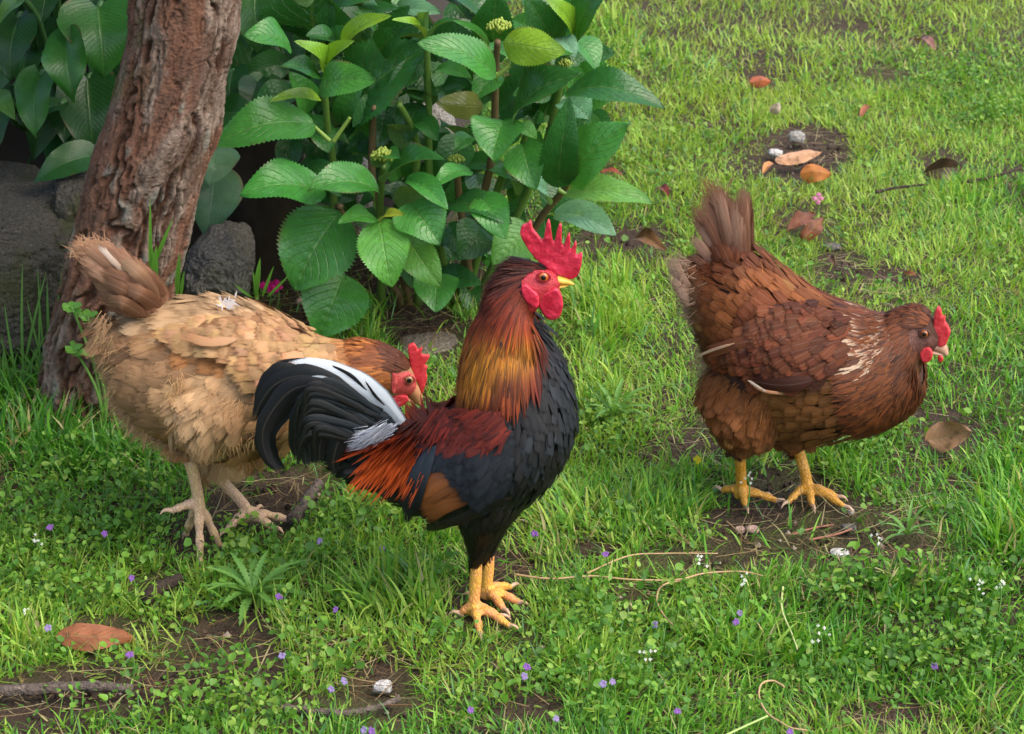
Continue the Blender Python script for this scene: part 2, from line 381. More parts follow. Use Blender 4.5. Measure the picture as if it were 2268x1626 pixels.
def lawn(n, ymin, ymax, margin, wmul, lmul, rows):
    x, y = ground_points(n, ymin, ymax, margin)
    u, v = proj(np.stack([x, y, 0*x], -1))
    P = np.stack([x, y, 0*x], -1)
    rag = (fbm(P*14, 3, 3)-0.5)*0.9
    dirt = emask(u, v, [(a, b, c*1.1, d*1.45) for a, b, c, d in DIRT]); keep = 1-0.96*sstep(0.15, 0.6, dirt+rag*0.7)
    thin = 0.55+0.45*sstep(0.30, 0.55, fbm(P*6, 3, 77)); keep = keep*thin
    keep = np.where(inpoly(u, v, BED), 0.10, keep)
    low = emask(u, v, LOW); keep = keep*(1-0.55*low)
    k = RNG.random(n) < keep
    x, y, u, v, P, low = x[k], y[k], u[k], v[k], P[k], low[k]; n = len(x)
    tall = np.maximum(emask(u, v, TALL, 0.5), 1.0)
    clump = fbm(P*9, 2, 41)
    L = lmul*(0.013+0.025*clump+0.014*RNG.random(n)**2)*tall*(1-0.5*low)
    tuft = voro(P*7.0, 4); away = tuft[2]*2*np.pi
    phi = np.where(RNG.random(n) < 0.45, away+RNG.normal(0, 0.9, n), RNG.uniform(0, 2*np.pi, n))
    lean = np.abs(RNG.normal(0.32, 0.28, n)); bend = RNG.normal(0.8, 0.5, n)
    fl = RNG.random(n) < 0.22; lean = np.where(fl, RNG.uniform(0.9, 1.4, n), lean)
    w = wmul*RNG.uniform(0.0018, 0.0044, n)*np.clip(L/0.05, 0.7, 1.4)
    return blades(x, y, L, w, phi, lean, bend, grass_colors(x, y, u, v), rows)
_g = [lawn(60000, 1.75, 2.75, 0.10, 1.05, 1.0, 5), lawn(110000, 2.75, 4.3, 0.12, 1.0, .92, 4), lawn(80000, 4.3, 6.4, 0.25, 1.25, .95, 3)]
# a ring of lawn outside the frame for views from the side
def ring(n):
    x = RNG.uniform(-2.3, 2.3, n); y = RNG.uniform(1.3, 6.6, n); k = (np.abs(x) > 0.215*y+0.10) & ~((x < -.2) & (y > 3.25))
    x, y = x[k], y[k]; n = len(x); u, v = proj(np.stack([x, y, 0*x], -1))
    L = 0.03+0.035*RNG.random(n)
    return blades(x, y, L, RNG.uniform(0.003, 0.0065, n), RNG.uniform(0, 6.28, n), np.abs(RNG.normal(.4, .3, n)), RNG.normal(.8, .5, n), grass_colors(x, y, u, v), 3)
_g.append(ring(190000))
V = np.concatenate([q[0] for q in _g]); o = 0; fs = []
for q in _g: fs.append(q[1]+o); o += len(q[0])
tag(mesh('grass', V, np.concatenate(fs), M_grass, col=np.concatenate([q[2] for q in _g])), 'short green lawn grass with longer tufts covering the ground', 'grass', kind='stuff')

# ------------------------------------------------------------------ low leafy weeds
def leaflets(C, D, N, L, W, col):
    """small folded leaflets of seven vertices"""
    D = nrm(D); S = nrm(np.cross(D, N)); N = np.cross(S, D)
    sh = [(0, 0, 0), (.42, -.28, .12), (.5, -.72, .2), (.28, -.98, .1), (0, -1.0, -.05), ]
    pts = [(0, 0, 0), (.34, .22, .10), (.52, .52, .14), (.40, .82, .08), (.12, 1.0, .02), (-.10, .93, .02), (-.38, .84, .08), (-.50, .50, .14), (-.36, .20, .10)]
    V = np.stack([C+S*(p[0]*W)[:, None]+D*(p[1]*L)[:, None]+N*(p[2]*W)[:, None] for p in [(np.full(len(C), a), np.full(len(C), b), np.full(len(C), c)) for a, b, c in pts]], 1)
    n = len(C); V = V+RNG.normal(0, 1, V.shape)*(W*.05)[:, None, None]; i = np.arange(n)[:, None]*9
    f = np.concatenate([i+np.array([[0, 1, 2, 3]]), i+np.array([[0, 3, 4, 5]]), i+np.array([[0, 5, 6, 7]])]); f3 = i+np.array([[0, 7, 8]])
    return V.reshape(-1, 3), [f, f3], np.repeat(col, 9, 0)
WEED = [(200, 1240, 330, 110), (300, 1330, 250, 80), (450, 1560, 300, 80), (760, 1480, 200, 80), (1400, 1400, 250, 90), (1650, 1530, 260, 90), (1250, 1540, 240, 80), (580, 1260, 200, 60),
        (1340, 960, 60, 60), (2000, 1330, 200, 60), (700, 1400, 120, 60), (1900, 980, 160, 60), (1990, 1160, 120, 50), (2120, 1480, 160, 80), (200, 1100, 160, 50), (1420, 1180, 130, 50), (760, 1160, 120, 40), (2150, 230, 120, 60), (1700, 620, 50, 30)]
def weeds(n):
    x, y = ground_points(n, 1.75, 4.6, 0.08); u, v = proj(np.stack([x, y, 0*x], -1)); P = np.stack([x, y, 0*x], -1)
    k = RNG.random(n) < (0.10+0.9*emask(u, v, WEED, 0.4))*(1-0.9*sstep(0.3, .7, emask(u, v, DIRT)+(fbm(P*14, 3, 3)-.5)*.7))*(0.35+1.0*sstep(.4, .6, fbm(P*8, 2, 61)))*(1-0.93*emask(u, v, LOW))
    k &= ~inpoly(u, v, BED)
    x, y, u, v = x[k], y[k], u[k], v[k]; n = len(x); m = 7
    phi = RNG.uniform(0, 2*np.pi, (n, 1))+np.arange(m)[None]*0.95+RNG.normal(0, .3, (n, m)); r = RNG.uniform(0.002, 0.020, (n, m))
    h = RNG.uniform(0.006, 0.036, (n, m))*RNG.uniform(0.6, 1.15, (n, 1))
    el = RNG.normal(0.35, 0.5, (n, m))
    D = np.stack([np.cos(phi)*np.cos(el), np.sin(phi)*np.cos(el), np.sin(el)], -1)
    C = np.stack([x[:, None]+np.cos(phi)*r, y[:, None]+np.sin(phi)*r, gz(x, y)[:, None]+h], -1)
    N = np.stack([-np.cos(phi)*np.sin(el), -np.sin(phi)*np.sin(el), np.cos(el)], -1)+RNG.normal(0, .4, (n, m, 3))
    size = RNG.uniform(0.004, 0.0095, (n, m))*RNG.uniform(.6, 1.3, (n, 1))
    pal = np.array([lin(c) for c in [(74, 120, 36), (94, 142, 44), (114, 158, 54), (134, 168, 66), (86, 132, 50)]])
    col = pal[RNG.integers(0, 5, (n, 1))+np.zeros((n, m), int)]*RNG.uniform(.75, 1.15, (n, m, 1))
    f = lambda a: a.reshape(-1, 3)
    return leaflets(f(C), f(D), f(N), size.ravel(), size.ravel()*RNG.uniform(.55, 1.0, n*m), f(col))
V, fs, c = weeds(24000)
tag(mesh('ground_weeds', V, fs, M_grass, col=c), 'low small-leaved green weeds growing through the grass', 'ground cover', kind='stuff')

# ------------------------------------------------------------------ dry straw, crumbs of soil
def straw(n):
    x, y = ground_points(n, 1.75, 4.5, 0.05); u, v = proj(np.stack([x, y, 0*x], -1)); P = np.stack([x, y, 0*x], -1)
    k = RNG.random(n) < 0.12+0.9*emask(u, v, DIRT)+0.5*sstep(.55, .7, fbm(P*6, 2, 90))*sstep(300, 700, v)
    x, y = x[k], y[k]; n = len(x)
    col = np.array([lin(c) for c in [(176, 152, 108), (140, 110, 76), (110, 84, 62), (192, 178, 130)]])[RNG.integers(0, 4, n)]*RNG.uniform(.6, 1, (n, 1))
    return blades(x, y, RNG.uniform(.02, .08, n), RNG.uniform(.0008, .0018, n), RNG.uniform(0, 6.28, n), RNG.uniform(1.35, 1.55, n), RNG.normal(0, .25, n), col, 5, zoff=0.010)
V, fs, c = straw(15000)
tag(mesh('dry_straw', V, fs, M_grass, col=c), 'thin dry straw and dead stalks lying in the grass', 'straw', kind='stuff')
def crumbs(n):
    x, y = ground_points(n, 1.75, 4.0, 0.02); u, v = proj(np.stack([x, y, 0*x], -1))
    k = RNG.random(n) < emask(u, v, DIRT); x, y = x[k], y[k]; n = len(x)
    r = 0.0012+0.0035*RNG.random(n)**3
    o = np.array([(1, 0, 0), (-1, 0, 0), (0, 1, 0), (0, -1, 0), (0, 0, 1), (0, 0, -1)], float)
    V = np.stack([x, y, gz(x, y)-0.005+r*.4], -1)[:, None]+o[None]*r[:, None, None]*RNG.uniform(.6, 1.3, (n, 6, 1))
    t = np.array([(0, 2, 4), (2, 1, 4), (1, 3, 4), (3, 0, 4), (2, 0, 5), (1, 2, 5), (3, 1, 5), (0, 3, 5)])
    col = np.array([lin(c) for c in [(58, 46, 38), (84, 70, 58), (44, 36, 30), (150, 138, 122)]])[RNG.choice(4, n, p=[.4, .3, .24, .06])]
    return V.reshape(-1, 3), (t[None]+np.arange(n)[:, None, None]*6).reshape(-1, 3), np.repeat(col, 6, 0)
V, fs, c = crumbs(26000)
tag(mesh('soil_crumbs', V, fs, mat_col('soil_crumb', .95, .1, 200., .3), col=c, smooth=False), 'dark crumbs of bare soil in the worn patches', 'soil', kind='stuff')
# ------------------------------------------------------------------ tree
TY = gnd(215, 890)[1]
tb = gnd(200, 890)
TREE = empty('tree', (tb[0], TY, 0), 'leaning fruit tree with rough flaking brown bark behind the buff hen', 'tree')
def trunk_mesh():
    edge = [(960, 40, 400), (900, 85, 345), (828, 93, 330), (740, 104, 345), (640, 133, 380), (544, 158, 409), (455, 182, 425), (373, 203, 450), (290, 232, 481), (197, 261, 497), (88, 283, 523), (0, 287, 530), (-120, 300, 545), (-300, 330, 560), (-520, 372, 590), (-700, 400, 612)]
    C = []; R_ = []
    for v, a, b in edge:
        p, q = aty(a, v, TY), aty(b, v, TY); C.append((p+q)/2); R_.append(np.linalg.norm(q-p)/2)
    A = catmull(np.concatenate([C, np.array(R_)[:, None]], 1), 760); C, R_ = A[:, :3], A[:, 3]
    seg = 260; th = np.linspace(0, 2*np.pi, seg, endpoint=False)
    ring_ = np.stack([np.cos(th), np.sin(th), 0*th], -1)
    P = C[:, None]+R_[:, None, None]*ring_[None]
    nz = np.stack([np.cos(th)[None]*np.ones((760, 1))*.09, np.sin(th)[None]*np.ones((760, 1))*.09, np.broadcast_to(C[:, 2:3], (760, seg))], -1)
    wob = np.stack([fbm(nz*22, 3, k)-.5 for k in (1, 2)], -1)
    wz = np.stack([wob[..., 0], wob[..., 1], wob[..., 0]], -1)
    n1 = fbm(nz*np.array([26., 26., 4.0])+wz*1.2, 3, 11); n2 = fbm(nz*np.array([62., 62., 9.])+wz*1.8+7, 3, 31); n3 = fbm(nz*np.array([95., 95., 60.])+wz*2+3, 2, 37)
    cr = sstep(.0, .065, np.abs(n1-.5)); cr2 = sstep(0, .05, np.abs(n2-.5)); cr3 = sstep(0, .05, np.abs(n3-.5)); idv = n2; id2 = vnoise(nz*np.array([40., 40., 22.])+wz*2, 41)
    f = fbm(nz*np.array([120, 120, 60.]), 4, 8); low = fbm(nz*9, 3, 3); fine = fbm(nz*np.array([330, 330, 230.]), 3, 18)
    tq = fbm(nz*np.array([42., 42., 20.])+wz, 3, 61)*9; terr = (np.floor(tq)+sstep(.0, .16, tq-np.floor(tq)))/9
    disp = .0050*cr+.0028*cr2*cr+.0012*cr3+.006*(terr-.5)+.003*(f-.5)+.012*(low-.5)+.0020*(fine-.5)-.006
    P = P+ring_[None]*disp[..., None]
    plate = lerp(lin((102, 86, 74)), lin((140, 122, 107)), sstep(.3, .7, f)[..., None]); plate = lerp(plate, lin((112, 76, 58)), (sstep(.42, .62, fbm(nz*np.array([30, 30, 12.]), 3, 51)))[..., None]*.85)
    plate = lerp(plate, lin((126, 122, 110)), sstep(.66, .8, id2)[..., None]*.8); plate = lerp(plate, lin((92, 70, 58)), sstep(.36, .2, id2)[..., None]*.7)*lerp(.75, 1.15, fine[..., None])
    crev = lerp(lin((84, 52, 35)), lin((38, 29, 24)), fine[..., None])
    c = lerp(crev, plate, (cr*(.45+.55*cr2)*(.8+.2*cr3))[..., None]); moss = sstep(.58, .74, fbm(nz*14, 3, 71))*sstep(-.2, -.75, np.cos(th))[None]; c = lerp(c, lin((78, 80, 40)), moss[..., None]*.6)
    return mesh('trunk', P, grid_faces(1, 760, seg, True), mat_col('bark', .9, .12, 260., .5, .003), TREE, col=c), C[-1], R_[-1]
_, top, rt = trunk_mesh()
limbs = [[(0, 0, -.05), (-.15, .05, .25), (-.42, .10, .55), (-.75, .0, .85)], [(0, 0, -.05), (.10, .12, .3), (.16, .35, .7), (.3, .5, 1.05)], [(0, 0, -.05), (-.06, -.12, .35), (-.30, -.35, .75), (-.40, -.6, 1.0)], [(0, 0, -.05), (-.10, .2, .3), (-.5, .5, .6), (-1.0, .6, .85)]]
for b in limbs:
    V, fs = tube_geo(np.array(b)*np.array([1, 1, .8])+top, [rt*.8, rt*.55, rt*.32, rt*.1], 14, 30); mesh('branch', V, fs, mat_plain('bark_plain', lin((104, 84, 72)), .9), TREE)
M_treeleaf = NT('tree_leaf', .45, .4); _c = M_treeleaf.col(); M_treeleaf.base(_c.outputs[0]); M_treeleaf.translucent(_c.outputs[0], .3); M_treeleaf = M_treeleaf.m
n = 12000; cen = top+np.array([-.50, .16, .62]); P = RNG.normal(0, 1, (n, 3)); P = nrm(P)*RNG.random((n, 1))**.45*np.array([1.0, .95, .55])+cen
k = (fbm(P*3.2, 3, 5) > .44) & (P[:, 2] > 1.12+.12*(P[:, 1]-2.5).clip(0)) & (P[:, 1] > 1.7); P = P[k]; n = len(P)
V, fs, c = leaflets(P, RNG.normal(0, 1, (n, 3))+np.array([0, 0, -.5]), RNG.normal(0, .5, (n, 3))+np.array([0, 0, 1]), RNG.uniform(.05, .09, n), RNG.uniform(.03, .05, n), np.array([lin((70, 112, 40)), lin((92, 134, 52)), lin((54, 92, 36))])[RNG.integers(0, 3, n)])
mesh('crown', V, fs, M_treeleaf, TREE, col=c)

# ------------------------------------------------------------------ rocks
def mat_rock(name, c1, c2, moss=.0, mossc=(72, 80, 36)):
    t = NT(name, .92, .2); o = t.obj(); n = t.noise(o, 9.0, 6); s = t.noise(o, 240.0, 3, .7); v = t.voro(o, 150.0)
    c = t.mix(n, c1, c2); c = t.mix(t.mrange(s, .56, .70), c, np.minimum(np.asarray(c2)*1.4, 1)); c = t.mix(t.mrange(s, .44, .34), c, np.asarray(c1)*.5)
    if moss: c = t.mix(t.math('MULTIPLY', t.mrange(t.noise(o, 7.0, 5), .46, .62), moss), c, lin(mossc))
    t.base(c); t.bump(t.math('ADD', s, t.math('ADD', v, t.math('MULTIPLY', n, 2.0))), .004, .9); return t.m
def rock(name, u0, v0, u1, v1, Y, depth, mat, label, seed, sub=5, planes=9, rough=.16, cat='rock', group=None, flat=None, base_z=None):
    """a broken stone filling that box of the picture at depth Y"""
    c = aty((u0+u1)/2, (v0+v1)/2, Y); hw = (u1-u0)/2*pxm(Y); hh = (v1-v0)/2*pxm(Y)/CP*.98; hh = max(hh*(1.0), .004)
    bm = bmesh.new(); bmesh.ops.create_icosphere(bm, subdivisions=sub, radius=1.0); V = np.array([v.co[:] for v in bm.verts]); fs = np.array([[v.index for v in f.verts] for f in bm.faces]); bm.free()
    rg = np.random.default_rng(seed); V = np.sign(V)*np.abs(V)**(.34 if depth > .28 else .66); V = V/np.abs(V).max(0)
    for _ in range(planes):
        nn = nrm(rg.normal(0, 1, 3)); h = rg.uniform(.72, .92)*np.abs(V@nn).max(); e = np.maximum(V@nn-h, 0); V = V-nn*e[:, None]*.92
    V = V/np.abs(V).max(0)
    V = V*(1+rough*(fbm(V*1.7+seed, 4, seed)-.5)[:, None]+.11*(fbm(V*5+seed, 4, seed+3)-.5)[:, None]-.05*sstep(.06, 0, np.abs(fbm(V*2.6+seed, 3, seed+8)-.5))[:, None]+.03*(fbm(V*26+seed, 3, seed+5)-.5)[:, None])
    V = V*np.array([hw, depth/2, hh])+c
    o = mesh(name, V, fs, mat, None, origin=(c[0], c[1], c[2]-hh)); return tag(o, label, cat, group)
M_rockd = mat_rock('rock_dark_mossy', lin((46, 44, 38)), lin((94, 89, 79)), .75, (56, 60, 30)); M_rockg = mat_rock('rock_grey', lin((70, 67, 63)), lin((120, 115, 108)), .2); M_rockl = mat_rock('rock_pale', lin((128, 124, 116)), lin((164, 160, 152)), 0)
M_rockw = mat_rock('pebble_white', lin((160, 156, 150)), lin((206, 202, 196)), 0); M_rockp = mat_rock('pebble_pink', lin((150, 122, 108)), lin((186, 160, 146)), 0)
rock('rock', -110, 450, 215, 735, 3.06, .29, M_rockd, 'big mossy grey boulder at the left edge beside the tree trunk', 3, 6, 5, .22)
rock('rock', -90, 385, 110, 500, 3.26, .2, M_rockd, 'dark rough boulder lying behind the big mossy one under hanging leaves', 5, 6, 12, .3)
rock('rock', 120, 375, 215, 520, 3.14, .2, M_rockd, 'small dark rock wedged between the mossy boulder and the trunk', 15, 5, 7)
rock('rock', 408, 512, 558, 660, 3.10, .16, M_rockg, 'angular dark grey rock at the right foot of the tree trunk', 7, 6, 16, .35)
rock('stone_block', 640, 335, 830, 560, 3.42, .10, M_rockl, 'pale granite block half hidden behind the hydrangea stems', 11, 5, 4, .06, 'stone')
rock('stone_block', 880, 235, 1010, 420, 3.50, .10, M_rockl, 'second pale stone block seen through gaps between the hydrangea leaves', 12, 5, 4, .06, 'stone')
rock('paving_stone', 880, 752, 1030, 792, gnd(950, 755)[1], .10, mat_rock('stone_brown', lin((92, 82, 70)), lin((134, 124, 108)), .3), 'flat brown stone in the grass below the hydrangea', 13, 5, 5, .08, 'stone')
rock('rock', 1000, -70, 1075, 50, 3.62, .12, mat_rock('rock_pinkish', lin((132, 104, 88)), lin((172, 142, 122)), 0), 'pinkish brown stone above the top of the hydrangea', 14, 5, 6)
def post():
    p = gnd(585, 640); V, fs = tube_geo([(p[0], 3.33, -.02), (p[0]+.003, 3.33, .12), (p[0]+.004, 3.33, .27)], [.056, .053, .049], 40, 90)
    d = fbm(V*np.array([130, 130, 14.]), 4, 6)-.5; V[:, :2] += nrm(V[:, :2]-np.array([p[0], 3.33]))*(d*.010)[:, None]
    o = mesh('wooden_stump', V, fs, mat_col('weathered_wood', .9, .15, 60., .4, .001), None, col=lerp(lin((34, 28, 23)), lin((70, 60, 50)), (d+.5)[:, None]), origin=(p[0], 3.33, 0)); tag(o, 'dark weathered wooden stump between the trunk and the hydrangea', 'stump')
post()
# soil bank behind the plants
bx = np.linspace(-3.2, .05, 120); by = np.linspace(3.15, 5.2, 60); X, Y = np.meshgrid(bx, by)
Z = .34*sstep(3.35, 3.9, Y)*sstep(-.02, -.35, X)+(fbm(np.stack([X, Y, 0*X], -1)*6, 4, 13)-.5)*.06*sstep(3.2, 3.5, Y)*sstep(0, -.3, X)-.02
tag(mesh('earth_bank', np.stack([X, Y, Z], -1), grid_faces(1, 60, 120), mat_plain('dark_earth', lin((44, 35, 27)), .95)), kind='structure')

# ------------------------------------------------------------------ big-leaved plants
def leaf_geo(b, t, W, nh, bow=.10, fold=.25, shape='hyd', ruf=.0, serr=.035, puck=.010, curl=.0, nu=13, nv=49, veins=8, seed=0, twist=0.0):
    b, t = np.asarray(b, float), np.asarray(t, float); D = t-b; L = np.linalg.norm(D); D = D/L; N = nrm(np.asarray(nh)-D*np.dot(nh, D)); S = np.cross(D, N)
    s = np.linspace(0, 1, nv); x = np.linspace(-1, 1, nu)
    if shape == 'hyd': w = np.sin(np.pi*s**.80)**.72*(1-.12*s); w = w/w.max()
    elif shape == 'arum': w = np.where(s < .22, np.sqrt(np.clip(s/.22, 0, 1)*(2-np.clip(s/.22, 0, 1)))*.96, 1); w = w*np.clip(1-((s-.22)/.78).clip(0, 1)**1.75, 0, 1)+.004; w[0] = .30; w = w/w.max()
    else: w = np.sin(np.pi*s**.9)**.8
    tooth = 1+serr*(np.abs(((np.arange(nv)*.5) % 1)-.5)*4-1)*sstep(.05, .2, s)*sstep(1.0, .9, s)
    ax = np.abs(x)
    hw = W/2*w
    X = hw[:, None]*x[None]*np.where(ax > .95, tooth[:, None], 1)
    a = .5-np.abs(((s[:, None]*veins-ax[None]*3.2) % 1)-.5)
    zz = bow*L*np.sin(np.pi*s)[:, None]*np.ones_like(X)+curl*L*(s[:, None]**2)
    zz = zz+np.abs(X)*math.sin(fold)-(X**2)/max(W, 1e-3)*.35*math.copysign(1, fold)*0
    X = X*math.cos(fold)
    zz = zz+puck*W*np.sin(a*2*np.pi-1.3)*.5*(1-ax[None]**3)*(ax[None] > .04)
    rg = np.random.default_rng(seed); ph = rg.uniform(0, 6.28, 2)
    zz = zz+ruf*W*(ax[None]**2)*np.sin(s[:, None]*9+ph[0]+(x[None] > 0)*ph[1])
    tw = twist*(s-.3)[:, None]
    Xr = X*np.cos(tw)-zz*np.sin(tw)*0; zz = zz+X*np.sin(tw)
    if shape == 'arum':                                   # lobes run back past the stalk
        back = .16*L*(ax[None]**1.3)*sstep(.28, .0, s)[:, None]; Dd = s[:, None]*L-back
    else: Dd = s[:, None]*L*np.ones_like(X)
    P = b+D*Dd[..., None]+S*Xr[..., None]+N*zz[..., None]
    uv = np.stack(np.broadcast_arrays(x[None]*.5+.5, s[:, None]), -1)
    return P, uv
LC = {'d': (42, 98, 38), 'm': (62, 126, 48), 'l': (94, 150, 62), 'b': (118, 158, 42), 'p': (104, 150, 108), 'o': (104, 112, 44), 'y': (150, 160, 50)}
def stem_geo(pts, r0, r1): return tube_geo([np.asarray(p, float) for p in pts], np.linspace(r0, r1, len(pts)), 9, 4*len(pts)+6)
def plantleaf(par, mat, b, t, W, Yl, c, nh=(0, -.55, .83), tipY=-.05, seed=0, **k):
    B_, T_ = aty(b[0], b[1], Yl), aty(t[0], t[1], Yl+tipY)
    rg = np.random.default_rng(seed+1000); nh = nrm(np.array(nh)+rg.normal(0, .12, 3))
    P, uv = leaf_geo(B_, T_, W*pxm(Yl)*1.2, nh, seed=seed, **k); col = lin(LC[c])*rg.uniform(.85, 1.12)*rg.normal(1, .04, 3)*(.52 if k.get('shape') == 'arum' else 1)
    return mesh('leaf', P, grid_faces(1, P.shape[0], P.shape[1]), mat, par, uv=uv, col=np.broadcast_to(col, P.shape))
M_hyd = mat_leaf('hydrangea_leaf', 8, 3.2, .16, .33, .5, .24, .0012)
M_arum = mat_leaf('arum_leaf', 16, 5.5, .10, .34, .35, .16, .0005, (.08, .18, .06))
hb = gnd(1000, 700); HY = empty('hydrangea_bush', (hb[0], 3.2, 0), 'leafy hydrangea bush with broad toothed leaves and small green flower buds', 'shrub')
Zc = lambda x, y: (425.3+.4766*x, .4766*y)
# base, tip (in a crop of the photograph), width, depth, colour, options
HL = [((585, 200), (560, -100), 390, 3.24, 'd', {}), ((455, 215), (262, 150), 150, 3.10, 'm', {}), ((612, 372), (505, 185), 115, 3.06, 'b', dict(fold=.5)), ((628, 368), (725, 185), 110, 3.07, 'b', dict(fold=.5)),
      ((612, 385), (425, 300), 120, 3.05, 'd', {}), ((590, 400), (838, 362), 150, 3.02, 'm', dict(nh=(0, -.75, .65))), ((735, 548), (1095, 200), 320, 3.18, 'd', dict(fold=.35)), ((575, 580), (92, 655), 215, 3.05, 'm', {}),
      ((615, 890), (232, 880), 235, 3.02, 'm', {}), ((866, 885), (548, 860), 200, 3.0, 'm', dict(fold=.3)), ((690, 985), (470, 1345), 330, 3.02, 'm', dict(nh=(0, -.85, .5), fold=.12)), ((860, 1020), (686, 1025), 100, 2.99, 'm', {}),
      ((872, 1020), (925, 1330), 200, 2.98, 'l', dict(nh=(0, -.9, .4), fold=.1)), ((880, 1030), (972, 985), 60, 2.98, 'y', {}), ((1010, 950), (1150, 1125), 225, 3.0, 'm', dict(fold=.35, nh=(0, -.7, .7))), ((1000, 1100), (1150, 1330), 150, 3.03, 'l', dict(nh=(0, -.9, .35), ruf=.06)),
      ((1150, 1270), (1128, 1445), 180, 3.06, 'm', dict(nh=(0, -.9, .4))), ((705, 1270), (590, 1570), 270, 3.05, 'm', dict(nh=(0, -.85, .5))), ((895, 850), (1150, 715), 170, 3.03, 'd', dict(fold=.45)), ((1295, 795), (1125, 850), 95, 3.03, 'm', {}),
      ((1000, 830), (1188, 965), 115, 3.01, 'm', dict(fold=.5)), ((1195, 950), (1480, 1010), 140, 3.04, 'd', {}), ((1335, 905), (1455, 1100), 150, 3.03, 'm', dict(nh=(0, -.8, .6))), ((1565, 1050), (1405, 1225), 190, 3.10, 'l', dict(nh=(0, -.85, .5))),
      ((1450, 560), (1395, 740), 225, 3.05, 'm', dict(fold=.45, nh=(0, -.6, .8))), ((1535, 670), (1590, 870), 170, 3.04, 'm', dict(nh=(0, -.85, .5))), ((1490, 560), (1785, 325), 230, 3.06, 'd', dict(fold=.3)), ((1735, 430), (2195, 485), 165, 3.06, 'd', dict(fold=.25, bow=.16)),
      ((1725, 465), (1850, 550), 140, 3.12, 'p', {}), ((1705, 870), (1745, 480), 155, 3.03, 'd', dict(nh=(0, -.9, .3))), ((1745, 840), (2005, 575), 220, 3.02, 'm', dict(nh=(0, -.85, .45))), ((1735, 905), (2140, 930), 140, 3.03, 'l', {}),
      ((1685, 990), (1970, 1085), 150, 3.06, 'p', {}), ((1412, 345), (1075, 180), 160, 3.03, 'm', dict(fold=.2)), ((1445, 200), (1725, 240), 150, 3.05, 'b', dict(nh=(0, -.95, .1), fold=-.3)), ((1478, 300), (1765, 235), 85, 3.06, 'm', {}),
      ((1400, 190), (1415, -30), 175, 3.14, 'd', dict(nh=(0, -.9, .3))), ((1685, 215), (1560, -20), 150, 3.12, 'd', dict(nh=(0, -.9, .4))), ((1775, 185), (1665, -20), 105, 3.10, 'b', {}), ((1785, 185), (1940, -70), 150, 3.10, 'd', {}),
      ((1700, 175), (1785, 255), 80, 3.08, 'p', {}), ((1355, 495), (1148, 480), 110, 3.08, 'o', dict(nh=(0, -.95, .2), fold=-.3)), ((925, 70), (1145, 45), 100, 3.35, 'p', {}), ((1090, 195), (940, 80), 75, 3.15, 'b', dict(fold=.5)),
      ((700, 225), (905, 65), 95, 3.14, 'b', dict(fold=.4)), ((1372, 245), (1235, 85), 55, 3.10, 'm', dict(fold=.7)), ((1110, 195), (1225, 80), 55, 3.14, 'm', dict(fold=.6)), ((1085, 170), (1095, 40), 55, 3.16, 'm', dict(fold=.6)), ((905, 495), (865, 690), 140, 3.2, 'd', {}), ((600, 465), (375, 450), 62, 3.08, 'b', {}),
      ((560, 600), (640, 700), 120, 3.16, 'd', {}), ((1240, 640), (1170, 580), 110, 3.14, 'd', {}), ((1300, 640), (1230, 690), 90, 3.10, 'm', {}), ((1420, 350), (1310, 460), 110, 3.12, 'm', {}), ((1130, 330), (1290, 350), 90, 3.14, 'm', {}), ((1150, 420), (1290, 390), 100, 3.17, 'd', {}),
      ((1480, 590), (1600, 640), 90, 3.09, 'l', {}), ((1340, 1050), (1250, 1200), 170, 3.14, 'd', dict(nh=(0, -.9, .4))), ((1160, 1060), (1280, 1180), 170, 3.18, 'd', {}), ((980, 700), (930, 560), 90, 3.14, 'd', {}), ((840, 960), (780, 820), 120, 3.10, 'm', {}), ((1000, 1000), (1040, 850), 130, 3.08, 'd', {}), ((1500, 900), (1400, 780), 110, 3.16, 'd', {}), ((1650, 930), (1580, 830), 110, 3.14, 'p', {}), ((880, 780), (960, 720), 120, 3.04, 'm', dict(fold=.4)), ((1060, 560), (1140, 640), 90, 3.12, 'd', {}), ((1100, 490), (1010, 400), 100, 3.16, 'd', {}), ((950, 300), (1100, 330), 110, 3.2, 'd', {})]
for i, (b, t, W, Yl, c, k) in enumerate(HL):
    kk = dict(bow=.10+.05*((i*7) % 5)/5, fold=.22, curl=-.06-.05*((i*3) % 4)/4, puck=.028, ruf=.055, serr=.05); kk.update(k); nh = kk.pop('nh', (0, -.55, .83))
    plantleaf(HY, M_hyd, Zc(*b), Zc(*t), W*.4766, Yl, c, nh=nh, seed=i, **kk)
# stems
ST = [[(660, 1250), (655, 780), (630, 600), (615, 400)], [(880, 1350), (872, 1020), (880, 860), (890, 770)], [(1250, 1300), (1380, 800), (1405, 560), (1410, 350), (1420, 190)], [(1450, 1400), (1600, 1050), (1730, 880), (1745, 830)], [(1300, 1300), (1430, 850), (1510, 740), (1560, 600)], [(1050, 1350), (1040, 900), (1040, 650), (960, 480)], [(1000, 1350), (850, 900), (840, 600), (850, 500)], [(1300, 1350), (1240, 900), (1230, 760)], [(1200, 1380), (1110, 900), (1100, 500), (1090, 200)], [(1350, 1350), (1600, 800), (1700, 450), (1750, 200)], [(950, 1350), (700, 1000), (690, 960)]]
for i, s in enumerate(ST):
    pts = [aty(*Zc(*p), 3.20-.03*j) for j, p in enumerate(s)]; g0 = pts[0].copy(); g0[2] = -.02; g0[1] = 3.22
    V, fs = stem_geo([g0]+pts, .0065, .0042); mesh('stem', V, fs, mat_plain('green_stem', lin((86, 118, 48)) if i % 4 < 2 else lin((104, 86, 58)), .5), HY)
